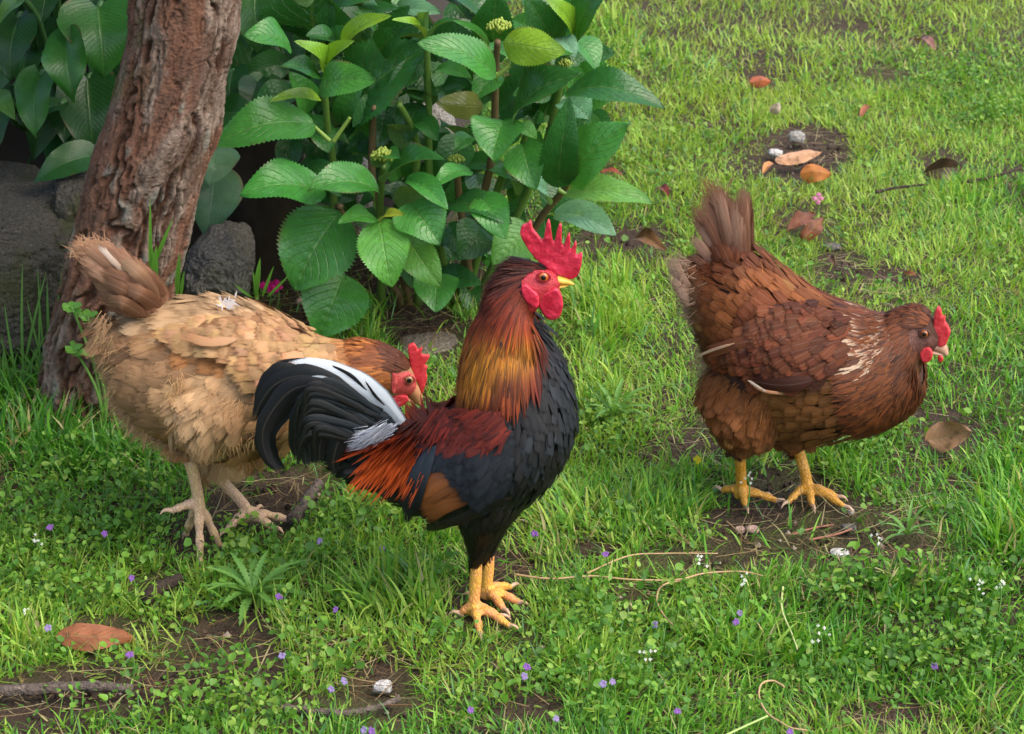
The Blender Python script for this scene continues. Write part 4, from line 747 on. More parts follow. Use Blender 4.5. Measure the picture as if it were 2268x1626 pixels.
# ------------------------------------------------------------------ birds: frames, body surfaces, feathers
class Frame:
    """the upright plane of symmetry of a bird: origin on the ground, yaw = turn of the beak towards the camera"""
    def __init__(s, o, yaw=0.0):
        s.o = np.array([o[0], o[1], 0.0]); s.a = np.array([math.cos(yaw), -math.sin(yaw), 0]); s.l = np.array([math.sin(yaw), math.cos(yaw), 0])
    def P(s, u, v, off=0.0):
        d = ray(u, v); t = (np.dot(s.o, s.l)+off-np.dot(CAMP, s.l))/np.dot(d, s.l); return CAMP+d*t
    def side(s, P): return (np.asarray(P)-s.o) @ s.l
    def mirror(s, P): return np.asarray(P)-2*s.side(P)[..., None]*s.l
    def px(s, P):
        """pixel of the point or of its mirror image, whichever is on the near side"""
        P = np.asarray(P); k = s.side(P); return proj(np.where((k > 0)[..., None], s.mirror(P), P))
class Loft:
    def __init__(s, fr, secs, off=0.0, corr=True, m=160):
        s.fr = fr; T = []; Bm = []; W = []
        for a, b, w in secs:
            p, q = fr.P(*a, off=off), fr.P(*b, off=off); c = (p+q)/2; h = (p-q)/2; L = np.linalg.norm(h); d = h/L
            if corr:
                e = w*math.tan(PITCH+0.04)*abs(d[2]); L2 = math.sqrt(max(L*L-e*e, (0.55*L)**2)); h = d*L2
            T.append(c+h); Bm.append(c-h); W.append(w)
        A = catmull(np.concatenate([T, Bm, np.array(W)[:, None]], 1), m); s.m = m
        s.C = (A[:, :3]+A[:, 3:6])/2; s.A = (A[:, :3]-A[:, 3:6])/2; s.w = np.maximum(A[:, 6], 1e-3)
    def at(s, S, TH):
        S = np.clip(S, 0, 1)*(s.m-1); i = np.clip(np.floor(S).astype(int), 0, s.m-2); t = (S-i)[..., None]
        g = lambda q: q[i]*(1-t)+q[i+1]*t
        w = s.w[i]*(1-t[..., 0])+s.w[i+1]*t[..., 0]
        return g(s.C)+g(s.A)*np.cos(TH)[..., None]+s.fr.l*(w*np.sin(TH))[..., None]
    def frame(s, S, TH):
        e = 0.004
        ds = s.at(S+e, TH)-s.at(S-e, TH); dt = s.at(S, TH+e)-s.at(S, TH-e)
        N = nrm(np.cross(ds, dt)); P = s.at(S, TH)
        S0 = np.clip(S, 0, 1)*(s.m-1); C = s.C[np.clip(np.round(S0).astype(int), 0, s.m-1)]
        N = np.where((np.sum(N*(P-C), -1) < 0)[..., None], -N, N)
        return P, nrm(ds), N
    def geo(s, ns=90, nt=40, inset=0.0, s0=0.0):
        S, TH = np.meshgrid(np.linspace(0, 1, ns), np.linspace(0, 2*np.pi, nt, endpoint=False), indexing='ij')
        V = s.at(S, TH); d = V-s.C[np.round(S*(s.m-1)).astype(int)]; r = np.linalg.norm(d, axis=-1, keepdims=True)
        V = (V-d/np.maximum(r, 1e-5)*np.minimum(inset*sstep(s0, s0+.12, S)[..., None], r*.35)).reshape(-1, 3); n = ns
        V = np.concatenate([V, s.C[:1], s.C[-1:]]); k = np.arange(nt); k2 = (k+1) % nt
        c0 = np.stack([k2, k, np.full(nt, n*nt)], 1); c1 = np.stack([(n-1)*nt+k, (n-1)*nt+k2, np.full(nt, n*nt+1)], 1)
        return V, [grid_faces(1, n, nt, True), np.concatenate([c0, c1])]
    def scatter(s, r, n=26000, smin=0.0, smax=1.0):
        g = 120; S, TH = np.meshgrid(np.linspace(smin, smax, g), np.linspace(0, 2*np.pi, g), indexing='ij'); P = s.at(S, TH)
        a = np.linalg.norm(np.cross(P[1:, :-1]-P[:-1, :-1], P[:-1, 1:]-P[:-1, :-1]), axis=-1).ravel()
        k = RNG.choice(len(a), n, p=a/a.sum()); i, j = k//(g-1), k % (g-1)
        S = smin+(i+RNG.random(n))/(g-1)*(smax-smin); TH = (j+RNG.random(n))/(g-1)*2*np.pi
        P = s.at(S, TH); cells = {}; out = []
        rr = np.full(n, r) if np.isscalar(r) else r(P)
        h = float(rr.max()); key = np.floor(P/h).astype(int)
        for q in range(n):
            kx, ky, kz = key[q]; ok = True; p = P[q]; r2 = rr[q]**2
            for dx in (-1, 0, 1):
                for dy in (-1, 0, 1):
                    for dz in (-1, 0, 1):
                        for z in cells.get((kx+dx, ky+dy, kz+dz), ()):
                            e = p-P[z]
                            if e[0]*e[0]+e[1]*e[1]+e[2]*e[2] < r2: ok = False; break
                        if not ok: break
                    if not ok: break
                if not ok: break
            if ok: cells.setdefault((kx, ky, kz), []).append(q); out.append(q)
        return S[out], TH[out]
class Skin:
    """finds the point of a bird's near side that shows at a pixel"""
    def __init__(s, fr, lofts):
        from mathutils.kdtree import KDTree
        s.fr = fr; Ps = []; Ns = []
        for l in lofts:
            S, TH = np.meshgrid(np.linspace(.02, .98, 130), np.linspace(0, 2*np.pi, 130, endpoint=False), indexing='ij'); P, D, N = l.frame(S.ravel(), TH.ravel())
            k = (np.sum(N*(CAMP-P), -1) > 0); Ps.append(P[k]); Ns.append(N[k])
        s.P = np.concatenate(Ps); s.N = np.concatenate(Ns); u, v = proj(s.P); s.dep = np.linalg.norm(s.P-CAMP, axis=1)
        s.kd = KDTree(len(u)); [s.kd.insert((a, b, 0), i) for i, (a, b) in enumerate(zip(u, v))]; s.kd.balance()
    def at(s, u, v, off=0.0):
        h = s.kd.find_n((u, v, 0), 6); i = min((q for q in h if q[2] < h[0][2]+6), key=lambda q: s.dep[q[1]])[1]
        r = ray(u, v); t = np.dot(s.P[i]-CAMP, r)/np.dot(r, r); return CAMP+r*t+s.N[i]*off, s.N[i]
PROF = {
    'contour': lambda t: np.where(t < .6, .45+.55*np.sin(np.clip(t/.6, 0, 1)*np.pi/2), np.sqrt(np.clip(1-((t-.6)/.402)**2, 0, 1))),
    'lance': lambda t: np.minimum(1, .55+t*1.6)*(1-t**2.4)+.02,
    'hair': lambda t: 1.0-.85*t,
    'blade': lambda t: np.minimum(1, .3+t*3)*np.sqrt(np.clip(1-np.clip((t-.78)/.222, 0, 1)**2, 0, 1)),
    'sickle': lambda t: np.minimum(1, .35+t*2.2)*(1-np.clip((t-.35)/.66, 0, 1)**1.8)+.02,
}
def feathers(P, D, N, L, W, prof='contour', lift=.15, bend=.07, arch=.22, rows=6, cols=3, yaw=.12):
    n = len(P); t = np.linspace(0, 1, rows); x = np.linspace(-1, 1, cols)
    D = nrm(D-N*np.sum(D*N, -1, keepdims=True)); S = np.cross(D, N)
    a = RNG.normal(0, yaw, n)[:, None]; D, S = D*np.cos(a)+S*np.sin(a), S*np.cos(a)-D*np.sin(a)
    L = np.broadcast_to(L, n); W = np.broadcast_to(W, n); lift = np.broadcast_to(lift, n); bend = np.broadcast_to(bend, n)
    C = P[:, None]+D[:, None]*(L[:, None]*t)[..., None]+N[:, None]*(L[:, None]*(lift[:, None]*t-bend[:, None]*t*t))[..., None]
    w = W[:, None]*PROF[prof](t)[None]/2
    V = C[:, :, None]+S[:, None, None]*(w[..., None]*x)[..., None]-N[:, None, None]*(w[..., None]*arch*np.abs(x))[..., None]
    uv = np.stack(np.broadcast_arrays(x[None, None]*.5+.5, t[None, :, None]), -1); uv = np.broadcast_to(uv, (n, rows, cols, 2))
    return V, uv
class Batch:
    def __init__(s): s.V = []; s.uv = []; s.c = []; s.f = []; s.o = 0
    def add(s, V, uv, c):
        n, r, k = V.shape[:3]
        c = np.broadcast_to(c, (n, r, k, 3))
        s.V.append(V.reshape(-1, 3)); s.uv.append(uv.reshape(-1, 2)); s.c.append(c.reshape(-1, 3)); s.f.append(grid_faces(n, r, k)+s.o); s.o += n*r*k
    def build(s, name, mat, parent):
        return mesh(name, np.concatenate(s.V), np.concatenate(s.f), mat, parent, uv=np.concatenate(s.uv), col=np.clip(np.concatenate(s.c), 0, 1))
def ribbon(fr, pts, W, prof='blade', arch=.25, rows=22, cols=7, face=None, rag=0.0, skin=None):
    """one long feather along traced points (u, v, offset); it lies flat to `face` (default: towards the camera side)"""
    if skin is not None:
        q = catmull(np.array(pts, float), 9); h = [skin.at(*p) for p in q]; C = np.array([a for a, b in h]); NN = np.array([b for a, b in h])
        for _ in range(2): C[1:-1] = (C[:-2]+2*C[1:-1]+C[2:])/4; NN[1:-1] = (NN[:-2]+2*NN[1:-1]+NN[2:])/4
        C = catmull(C, rows); N = nrm(catmull(NN, rows)); T = nrm(np.gradient(C, axis=0)); N = nrm(N-T*np.sum(T*N, 1, keepdims=True)); S = np.cross(T, N)
    else:
        P = np.array([fr.P(p[0], p[1], p[2]) for p in pts]); C = catmull(P, rows); T = nrm(np.gradient(C, axis=0))
        N = nrm(-fr.l if face is None else np.asarray(face, float)); N = nrm(N-T*(T@N)[:, None]); S = np.cross(T, N)
    t = np.linspace(0, 1, rows); x = np.linspace(-1, 1, cols); w = W*PROF[prof](t)/2
    jag = 1-rag*np.abs(np.sin(np.arange(rows)*2.4))*0.5
    V = C[:, None]+S[:, None]*(w[:, None]*x*np.where(np.abs(x) > .9, jag[:, None], 1))[..., None]-N[:, None]*(w[:, None]*arch*x*x)[..., None]
    uv = np.stack(np.broadcast_arrays(x[None]*.5+.5, t[:, None]), -1)
    return V[None], uv[None]
def shank(fr, hock, ankle_px, foot, r0, r1):
    """scaled leg from inside the thigh to the foot"""
    a = np.asarray(foot)+np.array([0, 0, 0.022])
    return tube_geo([hock, lerp(np.asarray(hock), a, .5)+np.array([0.001, 0, 0]), a, np.asarray(foot)+np.array([0, 0, 0.006])], [r0, r1, r1*.98, r1*1.15], 12, 24)
def toe(foot, tip, r, lift=0.006):
    f = np.asarray(foot)+np.array([0, 0, .009]); t = np.asarray(tip); m1 = lerp(f, t, .35)+np.array([0, 0, lift]); m2 = lerp(f, t, .7)+np.array([0, 0, lift*.6])
    pts = catmull(np.array([f, m1, m2, t]), 26); s = np.linspace(0, 1, 26)
    rad = r*(1.05-.35*s)*(1+.13*np.sin(s*3.0*2*np.pi+1.2)); rad[-1] *= .6
    return tube_geo(pts, rad, 10)
def claw(parent, foot, tip, r, mat, drop=.012, ln=.013):
    f, t = np.asarray(foot, float), np.asarray(tip, float); d = nrm((t-f)*np.array([1, 1, .6]))
    pts = [t-d*.004, t+d*ln*.5+np.array([0, 0, .0015]), t+d*ln+np.array([0, 0, -.004])]
    V, fs = tube_geo(pts, [r*.9, r*.6, r*.1], 8, 10); return mesh('claw', V, fs, mat, parent)
def slab(name, fr, outline, off, thick, voxel, mat, parent, smooth=5, waver=0.0, lean=0.0, curve=None):
    """a fleshy lobe: traced outline with thickness, rounded by a remesh"""
    o = catmull(np.array(list(outline)+[outline[0]], float), len(outline)*4+1)[:-1]
    P = np.array([fr.P(u, v, off) for u, v in o]); c = P.mean(0)
    P = P + fr.l*((P-c)[:, 2]*lean)[:, None]
    if curve is not None: P = P + fr.l*np.array([curve(u, v) for u, v in o])[:, None]
    n = len(P); A = P-fr.l*thick/2; B = P+fr.l*thick/2
    V = np.concatenate([A, B]); k = np.arange(n); k2 = (k+1) % n
    me_f = [np.arange(n)[None], (np.arange(n)[::-1]+n)[None], np.stack([k2, k, k+n, k2+n], 1)]
    W, fs = remesh(V, me_f, voxel, smooth)
    if waver:
        q = (fbm(W*140, 3, 3)-.5)*waver; W = W + np.sign((W-c)@fr.l)[:, None]*fr.l*q[:, None] + fr.l*((fbm(W*45, 2, 8)-.5)*waver*1.2)[:, None]
    return mesh(name, W, fs, mat, parent)
def eye(fr, u, v, off, r, iris, parent, skin):
    for sgn in (1, -1):
        c = fr.P(u, v, off)
        if sgn < 0: c = fr.mirror(c[None])[0]
        n = -fr.l*sgn
        S, T = np.meshgrid(np.linspace(0, np.pi, 15), np.linspace(0, 2*np.pi, 24, endpoint=False), indexing='ij')
        a = np.array([0, 0, 1.0]); b = np.cross(n, a)
        V = c+r*(n*np.cos(S)[..., None]+a*(np.sin(S)*np.cos(T))[..., None]+b*(np.sin(S)*np.sin(T))[..., None])
        col = np.where((S < .62)[..., None], (0.006, .005, .004), np.where((S < 1.18)[..., None], iris, (.05, .02, .012)))
        e = mesh('eye', V, grid_faces(1, 15, 24, True), M_eye, parent, col=col.reshape(-1, 3))
        th = np.linspace(0, 2*np.pi, 28); ring_ = c+n*r*.28+r*1.12*(a*np.cos(th)[:, None]*.86+b*np.sin(th)[:, None]*1.12)
        Vr, fr_ = tube_geo(ring_, np.full(28, r*.24), 8); mesh('eyelid', Vr, fr_, skin, e)
def body(name, fr, lofts, tubes, parent, mats, legs, face, voxel=.0021, facecol=None):
    """trunk, neck, head, thighs, shanks and toes as one continuous surface; faces take the skin that shows there"""
    V, fs = join_geo([lofts[0].geo(inset=.0055, s0=.24)]+[l.geo(inset=.003, s0=.0) for l in lofts[1:]]+tubes); W, fs = remesh(V, fs, voxel, 3)
    zt = legs
    o = mesh(name, W, fs, mats, parent)
    me = o.data; n = len(me.polygons); ce = np.empty(n*3, np.float32); me.polygons.foreach_get('center', ce); ce = ce.reshape(-1, 3)+base_of(parent)
    u, v = fr.px(ce); mi = np.zeros(n, np.int32); mi[inpoly(u, v, face)] = 1
    tv = np.concatenate([t[0] for t in tubes])
    from mathutils.kdtree import KDTree
    kd = KDTree(len(tv)); [kd.insert(tuple(q), i) for i, q in enumerate(tv)]; kd.balance()
    bv = np.concatenate([l.geo()[0] for l in lofts]); kb = KDTree(len(bv)); [kb.insert(tuple(q), i) for i, q in enumerate(bv)]; kb.balance()
    for i in np.where(ce[:, 2] < zt)[0]:
        if kd.find(ce[i])[2] <= kb.find(ce[i])[2]: mi[i] = 2
    me.polygons.foreach_set('material_index', mi); me.update(); return o
def hue(n, c, dv=.18, dh=.05):
    return np.asarray(c)*RNG.normal(1, dv, (n, 1)).clip(.45, 1.7)*RNG.normal(1, dh, (n, 3)).clip(.8, 1.2)
DOWN = np.array([0, 0, -1.0])

M_eye = mat_col('eye', .08, .6, 50., .05, 0)
M_claw = mat_plain('claw_horn', lin((204, 168, 136)), .4)
M_comb = mat_skin('comb_skin', lin((176, 24, 48)), lin((206, 50, 74)), 300., .34, .5, .0004, .25)
M_hencomb = mat_skin('hen_comb_skin', lin((186, 34, 42)), lin((206, 58, 62)), 900., .45, .4, .0005, .15)
M_face = mat_skin('red_face_skin', lin((150, 26, 38)), lin((178, 44, 54)), 800., .45, .4, .0006, .1)
M_henface = mat_skin('pink_face_skin', lin((172, 56, 58)), lin((192, 86, 78)), 800., .5, .35, .0006, .1)
M_darkface = mat_skin('dusky_face_skin', lin((74, 43, 36)), lin((104, 66, 55)), 800., .55, .3, .0006)
M_under = mat_plain('down_black', (0.012, .011, .011), .8); M_underbrown = mat_plain('down_brown', (.055, .02, .01), .8); M_underbuff = mat_plain('down_buff', (.30, .17, .075), .8)
def mat_leg(name, c1, c2, c3):
    t = NT(name, .45, .4); o = t.obj((260, 260, 165)); v = t.voro(o, 1.0, 'DISTANCE_TO_EDGE'); n = t.noise(t.obj(), 60.0, 4)
    c = t.mix(t.mrange(n, .35, .65), c1, c2); t.base(t.mix(t.math('MULTIPLY', t.mrange(v, .10, .0), .5), c, c3)); t.bump(t.mrange(v, 0, .22), .0007, .7); return t.m
M_legyellow = mat_leg('yellow_leg_scales', lin((208, 148, 42)), lin((222, 164, 74)), lin((150, 92, 34)))
M_legorange = mat_leg('orange_leg_scales', lin((222, 170, 66)), lin((226, 154, 92)), lin((176, 92, 60)))
M_legpale = mat_leg('pale_leg_scales', lin((198, 162, 134)), lin((204, 170, 126)), lin((140, 100, 76)))
M_beak = mat_plain('beak_yellow', lin((208, 164, 62)), .35); M_beakhorn = mat_plain('beak_horn', lin((186, 132, 92)), .4); M_beakpale = mat_plain('beak_pale', lin((196, 150, 124)), .4)
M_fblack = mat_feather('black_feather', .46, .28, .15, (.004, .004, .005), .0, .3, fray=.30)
M_ftail = mat_feather('tail_feather', .42, .32, 0, (0, 0, 0), .08, .35, 0, 420.0, 120.0, 2.0, .4, .16)
M_fhackle = mat_feather('hackle_feather', .5, .22, 0, (0, 0, 0), .12, .25, 0, 20.0, 40.0)
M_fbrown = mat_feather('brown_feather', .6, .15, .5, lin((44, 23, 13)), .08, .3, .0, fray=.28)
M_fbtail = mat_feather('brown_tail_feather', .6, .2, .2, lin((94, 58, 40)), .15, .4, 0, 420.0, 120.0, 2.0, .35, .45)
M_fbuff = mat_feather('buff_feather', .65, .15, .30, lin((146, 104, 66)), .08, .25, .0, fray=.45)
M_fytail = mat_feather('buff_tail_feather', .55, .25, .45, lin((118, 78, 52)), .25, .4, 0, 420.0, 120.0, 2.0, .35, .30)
M_fluff = mat_feather('fluff', .8, .1, 0, (0, 0, 0), 0, .1, .1)

def beak(fr, up, lo, w, mat, parent):
    """up: (top, bottom) pairs from the root to the tip; lo the same for the lower half"""
    for nm, s in (('upper_beak', up), ('lower_beak', lo)):
        if s is None: continue
        k = len(s); ws = [w*(1-.85*(i/(k-1))**1.3) for i in range(k)]
        l = Loft(fr, [(a, b, q) for (a, b), q in zip(s, ws)], corr=False, m=40); V, fs = l.geo(30, 16); mesh(nm if False else 'beak', V, fs, mat, parent)

# ================================================================== rooster
nf, ff = gnd(1050, 1371), gnd(1079, 1334)
fr = Frame(((nf[0]+ff[0])/2, (nf[1]+ff[1])/2+.004), math.radians(3)); K = pxm(fr.o[1])
R = empty('rooster', fr.o, 'black-breasted rooster with golden hackle, rust saddle and tall red comb', 'rooster')
trunk = Loft(fr, [((1243, 616), (1240, 640), .007), ((1225, 597), (1222, 660), .013), ((1200, 588), (1195, 682), .0175), ((1165, 583), (1178, 700), .020), ((1128, 600), (1180, 712), .023),
    ((1095, 645), (1198, 722), .029), ((1064, 705), (1222, 752), .037), ((1042, 770), (1246, 792), .047), ((1028, 835), (1268, 852), .058), ((1018, 885), (1280, 925), .068),
    ((988, 918), (1262, 1000), .075), ((943, 950), (1222, 1066), .076), ((898, 972), (1150, 1125), .071), ((858, 986), (1060, 1148), .063), ((820, 992), (965, 1132), .051), ((786, 992), (885, 1090), .038), ((752, 985), (815, 1060), .022)])
th_n = Loft(fr, [((1010, 1075), (1180, 1075), .050), ((1010, 1130), (1150, 1130), .044), ((1024, 1185), (1110, 1180), .028), ((1034, 1222), (1088, 1218), .019), ((1036, 1246), (1070, 1244), .011)], off=-.020, corr=False, m=60)
th_f = Loft(fr, [((1030, 1065), (1190, 1065), .050), ((1030, 1115), (1165, 1115), .044), ((1046, 1170), (1128, 1165), .028), ((1054, 1212), (1106, 1206), .019), ((1058, 1238), (1088, 1236), .011)], off=.020, corr=False, m=60)
hn, hf = fr.P(1054, 1225, -.020), fr.P(1080, 1215, .020)
nt = [gnd(1131, 1388, .006), gnd(1106, 1366, .006), gnd(1063, 1404, .006), gnd(1019, 1360, .006)]
ft = [gnd(1132, 1301, .008), gnd(1150, 1336, .006), gnd(1116, 1351, .006), gnd(1050, 1320, .006)]
tubes = [shank(fr, hn, None, nf, .0072, .0066), shank(fr, hf, None, ff, .0072, .0066)]
tubes += [toe(nf, t, .0056) for t in nt]+[toe(ff, t, .0060) for t in ft]
FACE_R = [(1152, 640), (1160, 612), (1185, 596), (1225, 592), (1262, 612), (1262, 660), (1240, 700), (1200, 715), (1165, 680)]
body('body', fr, [trunk, th_n, th_f], tubes, R, [M_under, M_face, M_legorange], .16, FACE_R)
for f, ts in ((nf, nt), (ff, ft)):
    for t in ts: claw(R, f, t, .0034, M_claw)
# the head
COMB_R = [(1157, 498), (1167, 494), (1176, 487), (1180, 506), (1190, 519), (1199, 530), (1203, 531), (1207, 512), (1212, 488), (1218, 488), (1221, 510), (1225, 534), (1229, 532), (1233, 512), (1239, 495), (1244, 498), (1244, 520), (1245, 543), (1250, 540), (1256, 522), (1262, 517), (1263, 538), (1261, 560), (1266, 552), (1273, 536), (1277, 540), (1276, 566), (1289, 560), (1288, 584), (1281, 607), (1266, 619), (1246, 612), (1232, 606), (1222, 600), (1207, 588), (1186, 572), (1170, 550), (1158, 530), (1152, 512)]
slab('comb', fr, COMB_R, 0.0, .0085, .0009, M_comb, R, 2, .0024, lean=-.10)
for s, dx in ((-1, 0), (1, 5)):
    slab('wattle', fr, [(1186+dx, 650), (1205, 648), (1232, 636), (1244, 655), (1247, 680), (1239, 700), (1222, 706), (1210, 702), (1196, 682)], s*.0115, .006, .0012, M_comb, R, 4, .0016, lean=.12*s)
    slab('earlobe', fr, [(1154, 632), (1165, 629), (1178, 640), (1192, 654), (1194, 674), (1187, 682), (1172, 672), (1157, 656)], s*.0205, .005, .0012, M_comb, R, 4, .001)
beak(fr, [((1224, 606), (1228, 629)), ((1244, 613), (1246, 630)), ((1258, 618), (1260, 631)), ((1271, 628), (1271, 632))], [((1228, 628), (1230, 640)), ((1246, 629), (1246, 637)), ((1262, 630), (1262, 633))], .0075, M_beak, R)
eye(fr, 1204, 612, -.0145, .0052, lin((196, 96, 40)), R, M_face)

# plumage colours of the rooster by place (photo pixels on its near side)
BLK = lin((23, 22, 23)); BLUE = lin((31, 34, 38)); RUST = lin((128, 46, 20)); MAROON = lin((84, 28, 14)); ORANGE = lin((170, 78, 26)); GOLD = lin((206, 146, 38))
WINGBOW = [(985, 935), (1030, 905), (1118, 905), (1132, 950), (1120, 985), (1070, 990), (1020, 985), (985, 990)]
def rooster_contour(u, v):
    c = np.broadcast_to(BLK, u.shape+(3,)).copy()
    fb = fbm(np.stack([u*.02, v*.02, 0*u], -1), 3, 4)
    c = np.where((fb > .56)[..., None], BLUE, c)
    c[inpoly(u+RNG.normal(0, 9, u.shape), v+RNG.normal(0, 9, u.shape), WINGBOW)] = lin((84, 26, 14))
    back = inpoly(u, v, [(1010, 870), (1035, 900), (985, 985), (940, 960), (890, 975), (850, 975), (880, 930), (960, 890)])
    c[back] = lin((92, 36, 26))
    return c
B = Batch()
S, TH = trunk.scatter(.0062, 42000, .26, .97); P, D, N = trunk.frame(S, TH); u, v = fr.px(P)
k = ~inpoly(u, v, [(1152, 570), (1290, 560), (1290, 700), (1205, 715), (1150, 700)]); P, D, N, u, v = P[k], D[k], N[k], u[k], v[k]
c = rooster_contour(u, v); n = len(P)
Vf, uvf = feathers(P-N*.001, D+DOWN*.15, N, RNG.uniform(.020, .032, n), RNG.uniform(.007, .011, n), lift=.065*RNG.uniform(.5, 1.5, n), bend=.035, arch=.12, yaw=.24); B.add(Vf, uvf, (c*RNG.normal(1, .22, (n, 1)).clip(.5, 1.6))[:, None, None])
for th in (th_n, th_f):
    S, TH = th.scatter(.0075, 9000, .05, .99); P, D, N = th.frame(S, TH); n = len(P)
    Vf, uvf = feathers(P-N*.001, D, N, RNG.uniform(.016, .024, n), RNG.uniform(.008, .011, n), lift=.10, bend=.16); B.add(Vf, uvf, hue(n, lin((27, 24, 22)), .2)[:, None, None])
    S, TH = th.scatter(.004, 9000, .2, 1.0); P, D, N = th.frame(S, TH); n = len(P)
    Vf, uvf = feathers(P, D, N, RNG.uniform(.012, .02, n), .0012, 'hair', .1, .1); B.add(Vf, uvf, hue(n, lin((26, 23, 21)), .25)[:, None, None])
B.build('body_feathers', M_fblack, R)
# hackle: long lanceolate feathers combed down the neck
def hackle_col(V, rnd, uv):
    u, v = fr.px(V); t = uv[..., 1]; x = np.abs(uv[..., 0]*2-1)
    g = (fbm(np.stack([u*.012, v*.006, 0*u], -1), 2, 6)-.5)*60
    vv = v+g+rnd*36
    c = lerp(lin((58, 22, 13)), lin((112, 40, 17)), sstep(600, 680, vv)[..., None])
    c = lerp(c, lin((140, 56, 20)), sstep(690, 770, vv)[..., None])
    uc = 1110-(v-800)*.28
    gold = sstep(730, 815, vv)*sstep(945, 870, vv)*sstep(150, 50, np.abs(u-uc)*1.0)
    c = lerp(c, lin((178, 116, 30)), (gold*(.75+.25*np.clip(rnd+.3, -1, 1)))[..., None]); c = lerp(c, lin((120, 62, 24)), (sstep(865, 925, vv))[..., None]*.8); c = lerp(c, lin((116, 44, 20)), (sstep(1080, 1150, u+(v-800)*.4)*sstep(800, 860, v))[..., None]*.8)
    fr_ = sstep(1168, 1200, u+(v-760)*.05); c = lerp(c, lin((98, 34, 26)), (fr_*sstep(700, 780, v))[..., None]*.85)
    bk = sstep(.55, .0, x)*sstep(.25, .7, t)*sstep(-.1, .3, rnd); c = lerp(c, lin((26, 15, 10)), (bk*.85)[..., None])
    return c
HTIP = [(1060, 540), (1160, 560), (1165, 620), (1150, 640), (1172, 680), (1196, 704), (1213, 722), (1214, 790), (1208, 840), (1182, 890), (1148, 922), (1120, 945), (990, 935), (985, 700)]
def hackle(S, TH, L, W, lift=.12, bend=.12):
    P, D, N = trunk.frame(S, TH); n = len(P); hs = np.clip((S-.2)/.35, 0, 1)[:, None]
    Vf, uvf = feathers(P+N*.002, D+DOWN*(.15+.75*hs), N, L, W, 'lance', lift, bend, .25, 9, 3, .06)
    tu, tv = fr.px(Vf[:, -1, 1]); k = inpoly(tu+RNG.normal(0, 9, n), tv+RNG.normal(0, 26, n), HTIP); Vf, uvf = Vf[k], uvf[k]; n = len(Vf)
    rnd = RNG.normal(0, .4, n)[:, None, None]
    return Vf, uvf, hackle_col(Vf, rnd, uvf)*RNG.normal(.95, .34, (n, 1, 1, 1)).clip(.3, 1.8)
B = Batch()
n = 8000; S = RNG.uniform(.13, .54, n); TH = RNG.uniform(0, 2*np.pi, n); P = trunk.at(S, TH); u, v = fr.px(P)
NECK = [(1090, 560), (1150, 572), (1205, 585), (1185, 600), (1158, 615), (1150, 640), (1170, 680), (1195, 708), (1212, 740), (1212, 800), (1200, 850), (1170, 880), (1000, 880), (1000, 600)]
k = inpoly(u, v, NECK) | ((v < 690) & (u < 1150)); S, TH = S[k], TH[k]; n = len(S); hs = np.clip((S-.13)/.25, 0, 1)
B.add(*hackle(S, TH, .024+.030*hs+RNG.uniform(-.008, .006, n), .0026+.0024*hs))
n = 2600; S = RNG.uniform(.10, .20, n); TH = RNG.uniform(0, 2*np.pi, n); P = trunk.at(S, TH); u, v = fr.px(P); k = inpoly(u, v, [(1110, 600), (1118, 560), (1180, 562), (1222, 590), (1215, 600), (1180, 592), (1160, 610), (1152, 640), (1110, 660)])
S, TH = S[k], TH[k]; P, D, N = trunk.frame(S, TH); n = len(P)
Vf, uvf = feathers(P, D-DOWN*.15, N, RNG.uniform(.018, .032, n), .0022, 'lance', .22, .18, .2, 6, 3, .15); B.add(Vf, uvf, hue(n, lin((48, 22, 16)), .3)[:, None, None])
B.build('hackle', M_fhackle, R)
SK = Skin(fr, [trunk])
# saddle hackle hanging over the rump
B = Batch(); rows_ = []
for i in range(900):
    t = RNG.random(); s = RNG.choice([-1, 1]); off = s*RNG.uniform(.012, .066)
    a = lerp(np.array([1000., 918.]), np.array([846., 948.]), t); q = RNG.random()
    u0, v0 = a[0]-q*12+6, a[1]+q*78-6
    ln = RNG.uniform(.052, .080)*(1-.2*t)
    rows_.append((u0, v0, off, ln, t))
P = []; D = []; N = []; L = []
for u0, v0, off, ln, t in rows_:
    p, nn = SK.at(u0, v0, .005); dr = SK.at(u0-15-8*t, v0+28, .007)[0]-p
    if off > 0: p2 = fr.mirror(p[None])[0]; dr = fr.mirror((p+dr)[None])[0]-p2; p = p2; nn = nn-2*np.dot(nn, fr.l)*fr.l
    P.append(p); D.append(dr); N.append(nn); L.append(ln)
P, D, N, L = map(np.array, (P, D, N, L)); n = len(P); Vf, uvf = feathers(P, nrm(D), nrm(N), L, RNG.uniform(.0042, .0062, n), 'lance', .12, .06, .25, 9, 3, .10)
u, v = fr.px(Vf); t = np.clip((v-930)/120+RNG.normal(0, .14, (n, 1, 1)), 0, 1)
c = lerp(lin((70, 32, 26)), lin((124, 42, 16)), sstep(.05, .5, t)[..., None]); c = lerp(c, lin((162, 68, 22)), sstep(.5, 1.0, t)[..., None]); c = lerp(c, lin((110, 34, 16)), (sstep(950, 1000, u))[..., None]*.5)
B.add(Vf, uvf, c*RNG.normal(1, .25, (n, 1, 1, 1)).clip(.4, 1.7))
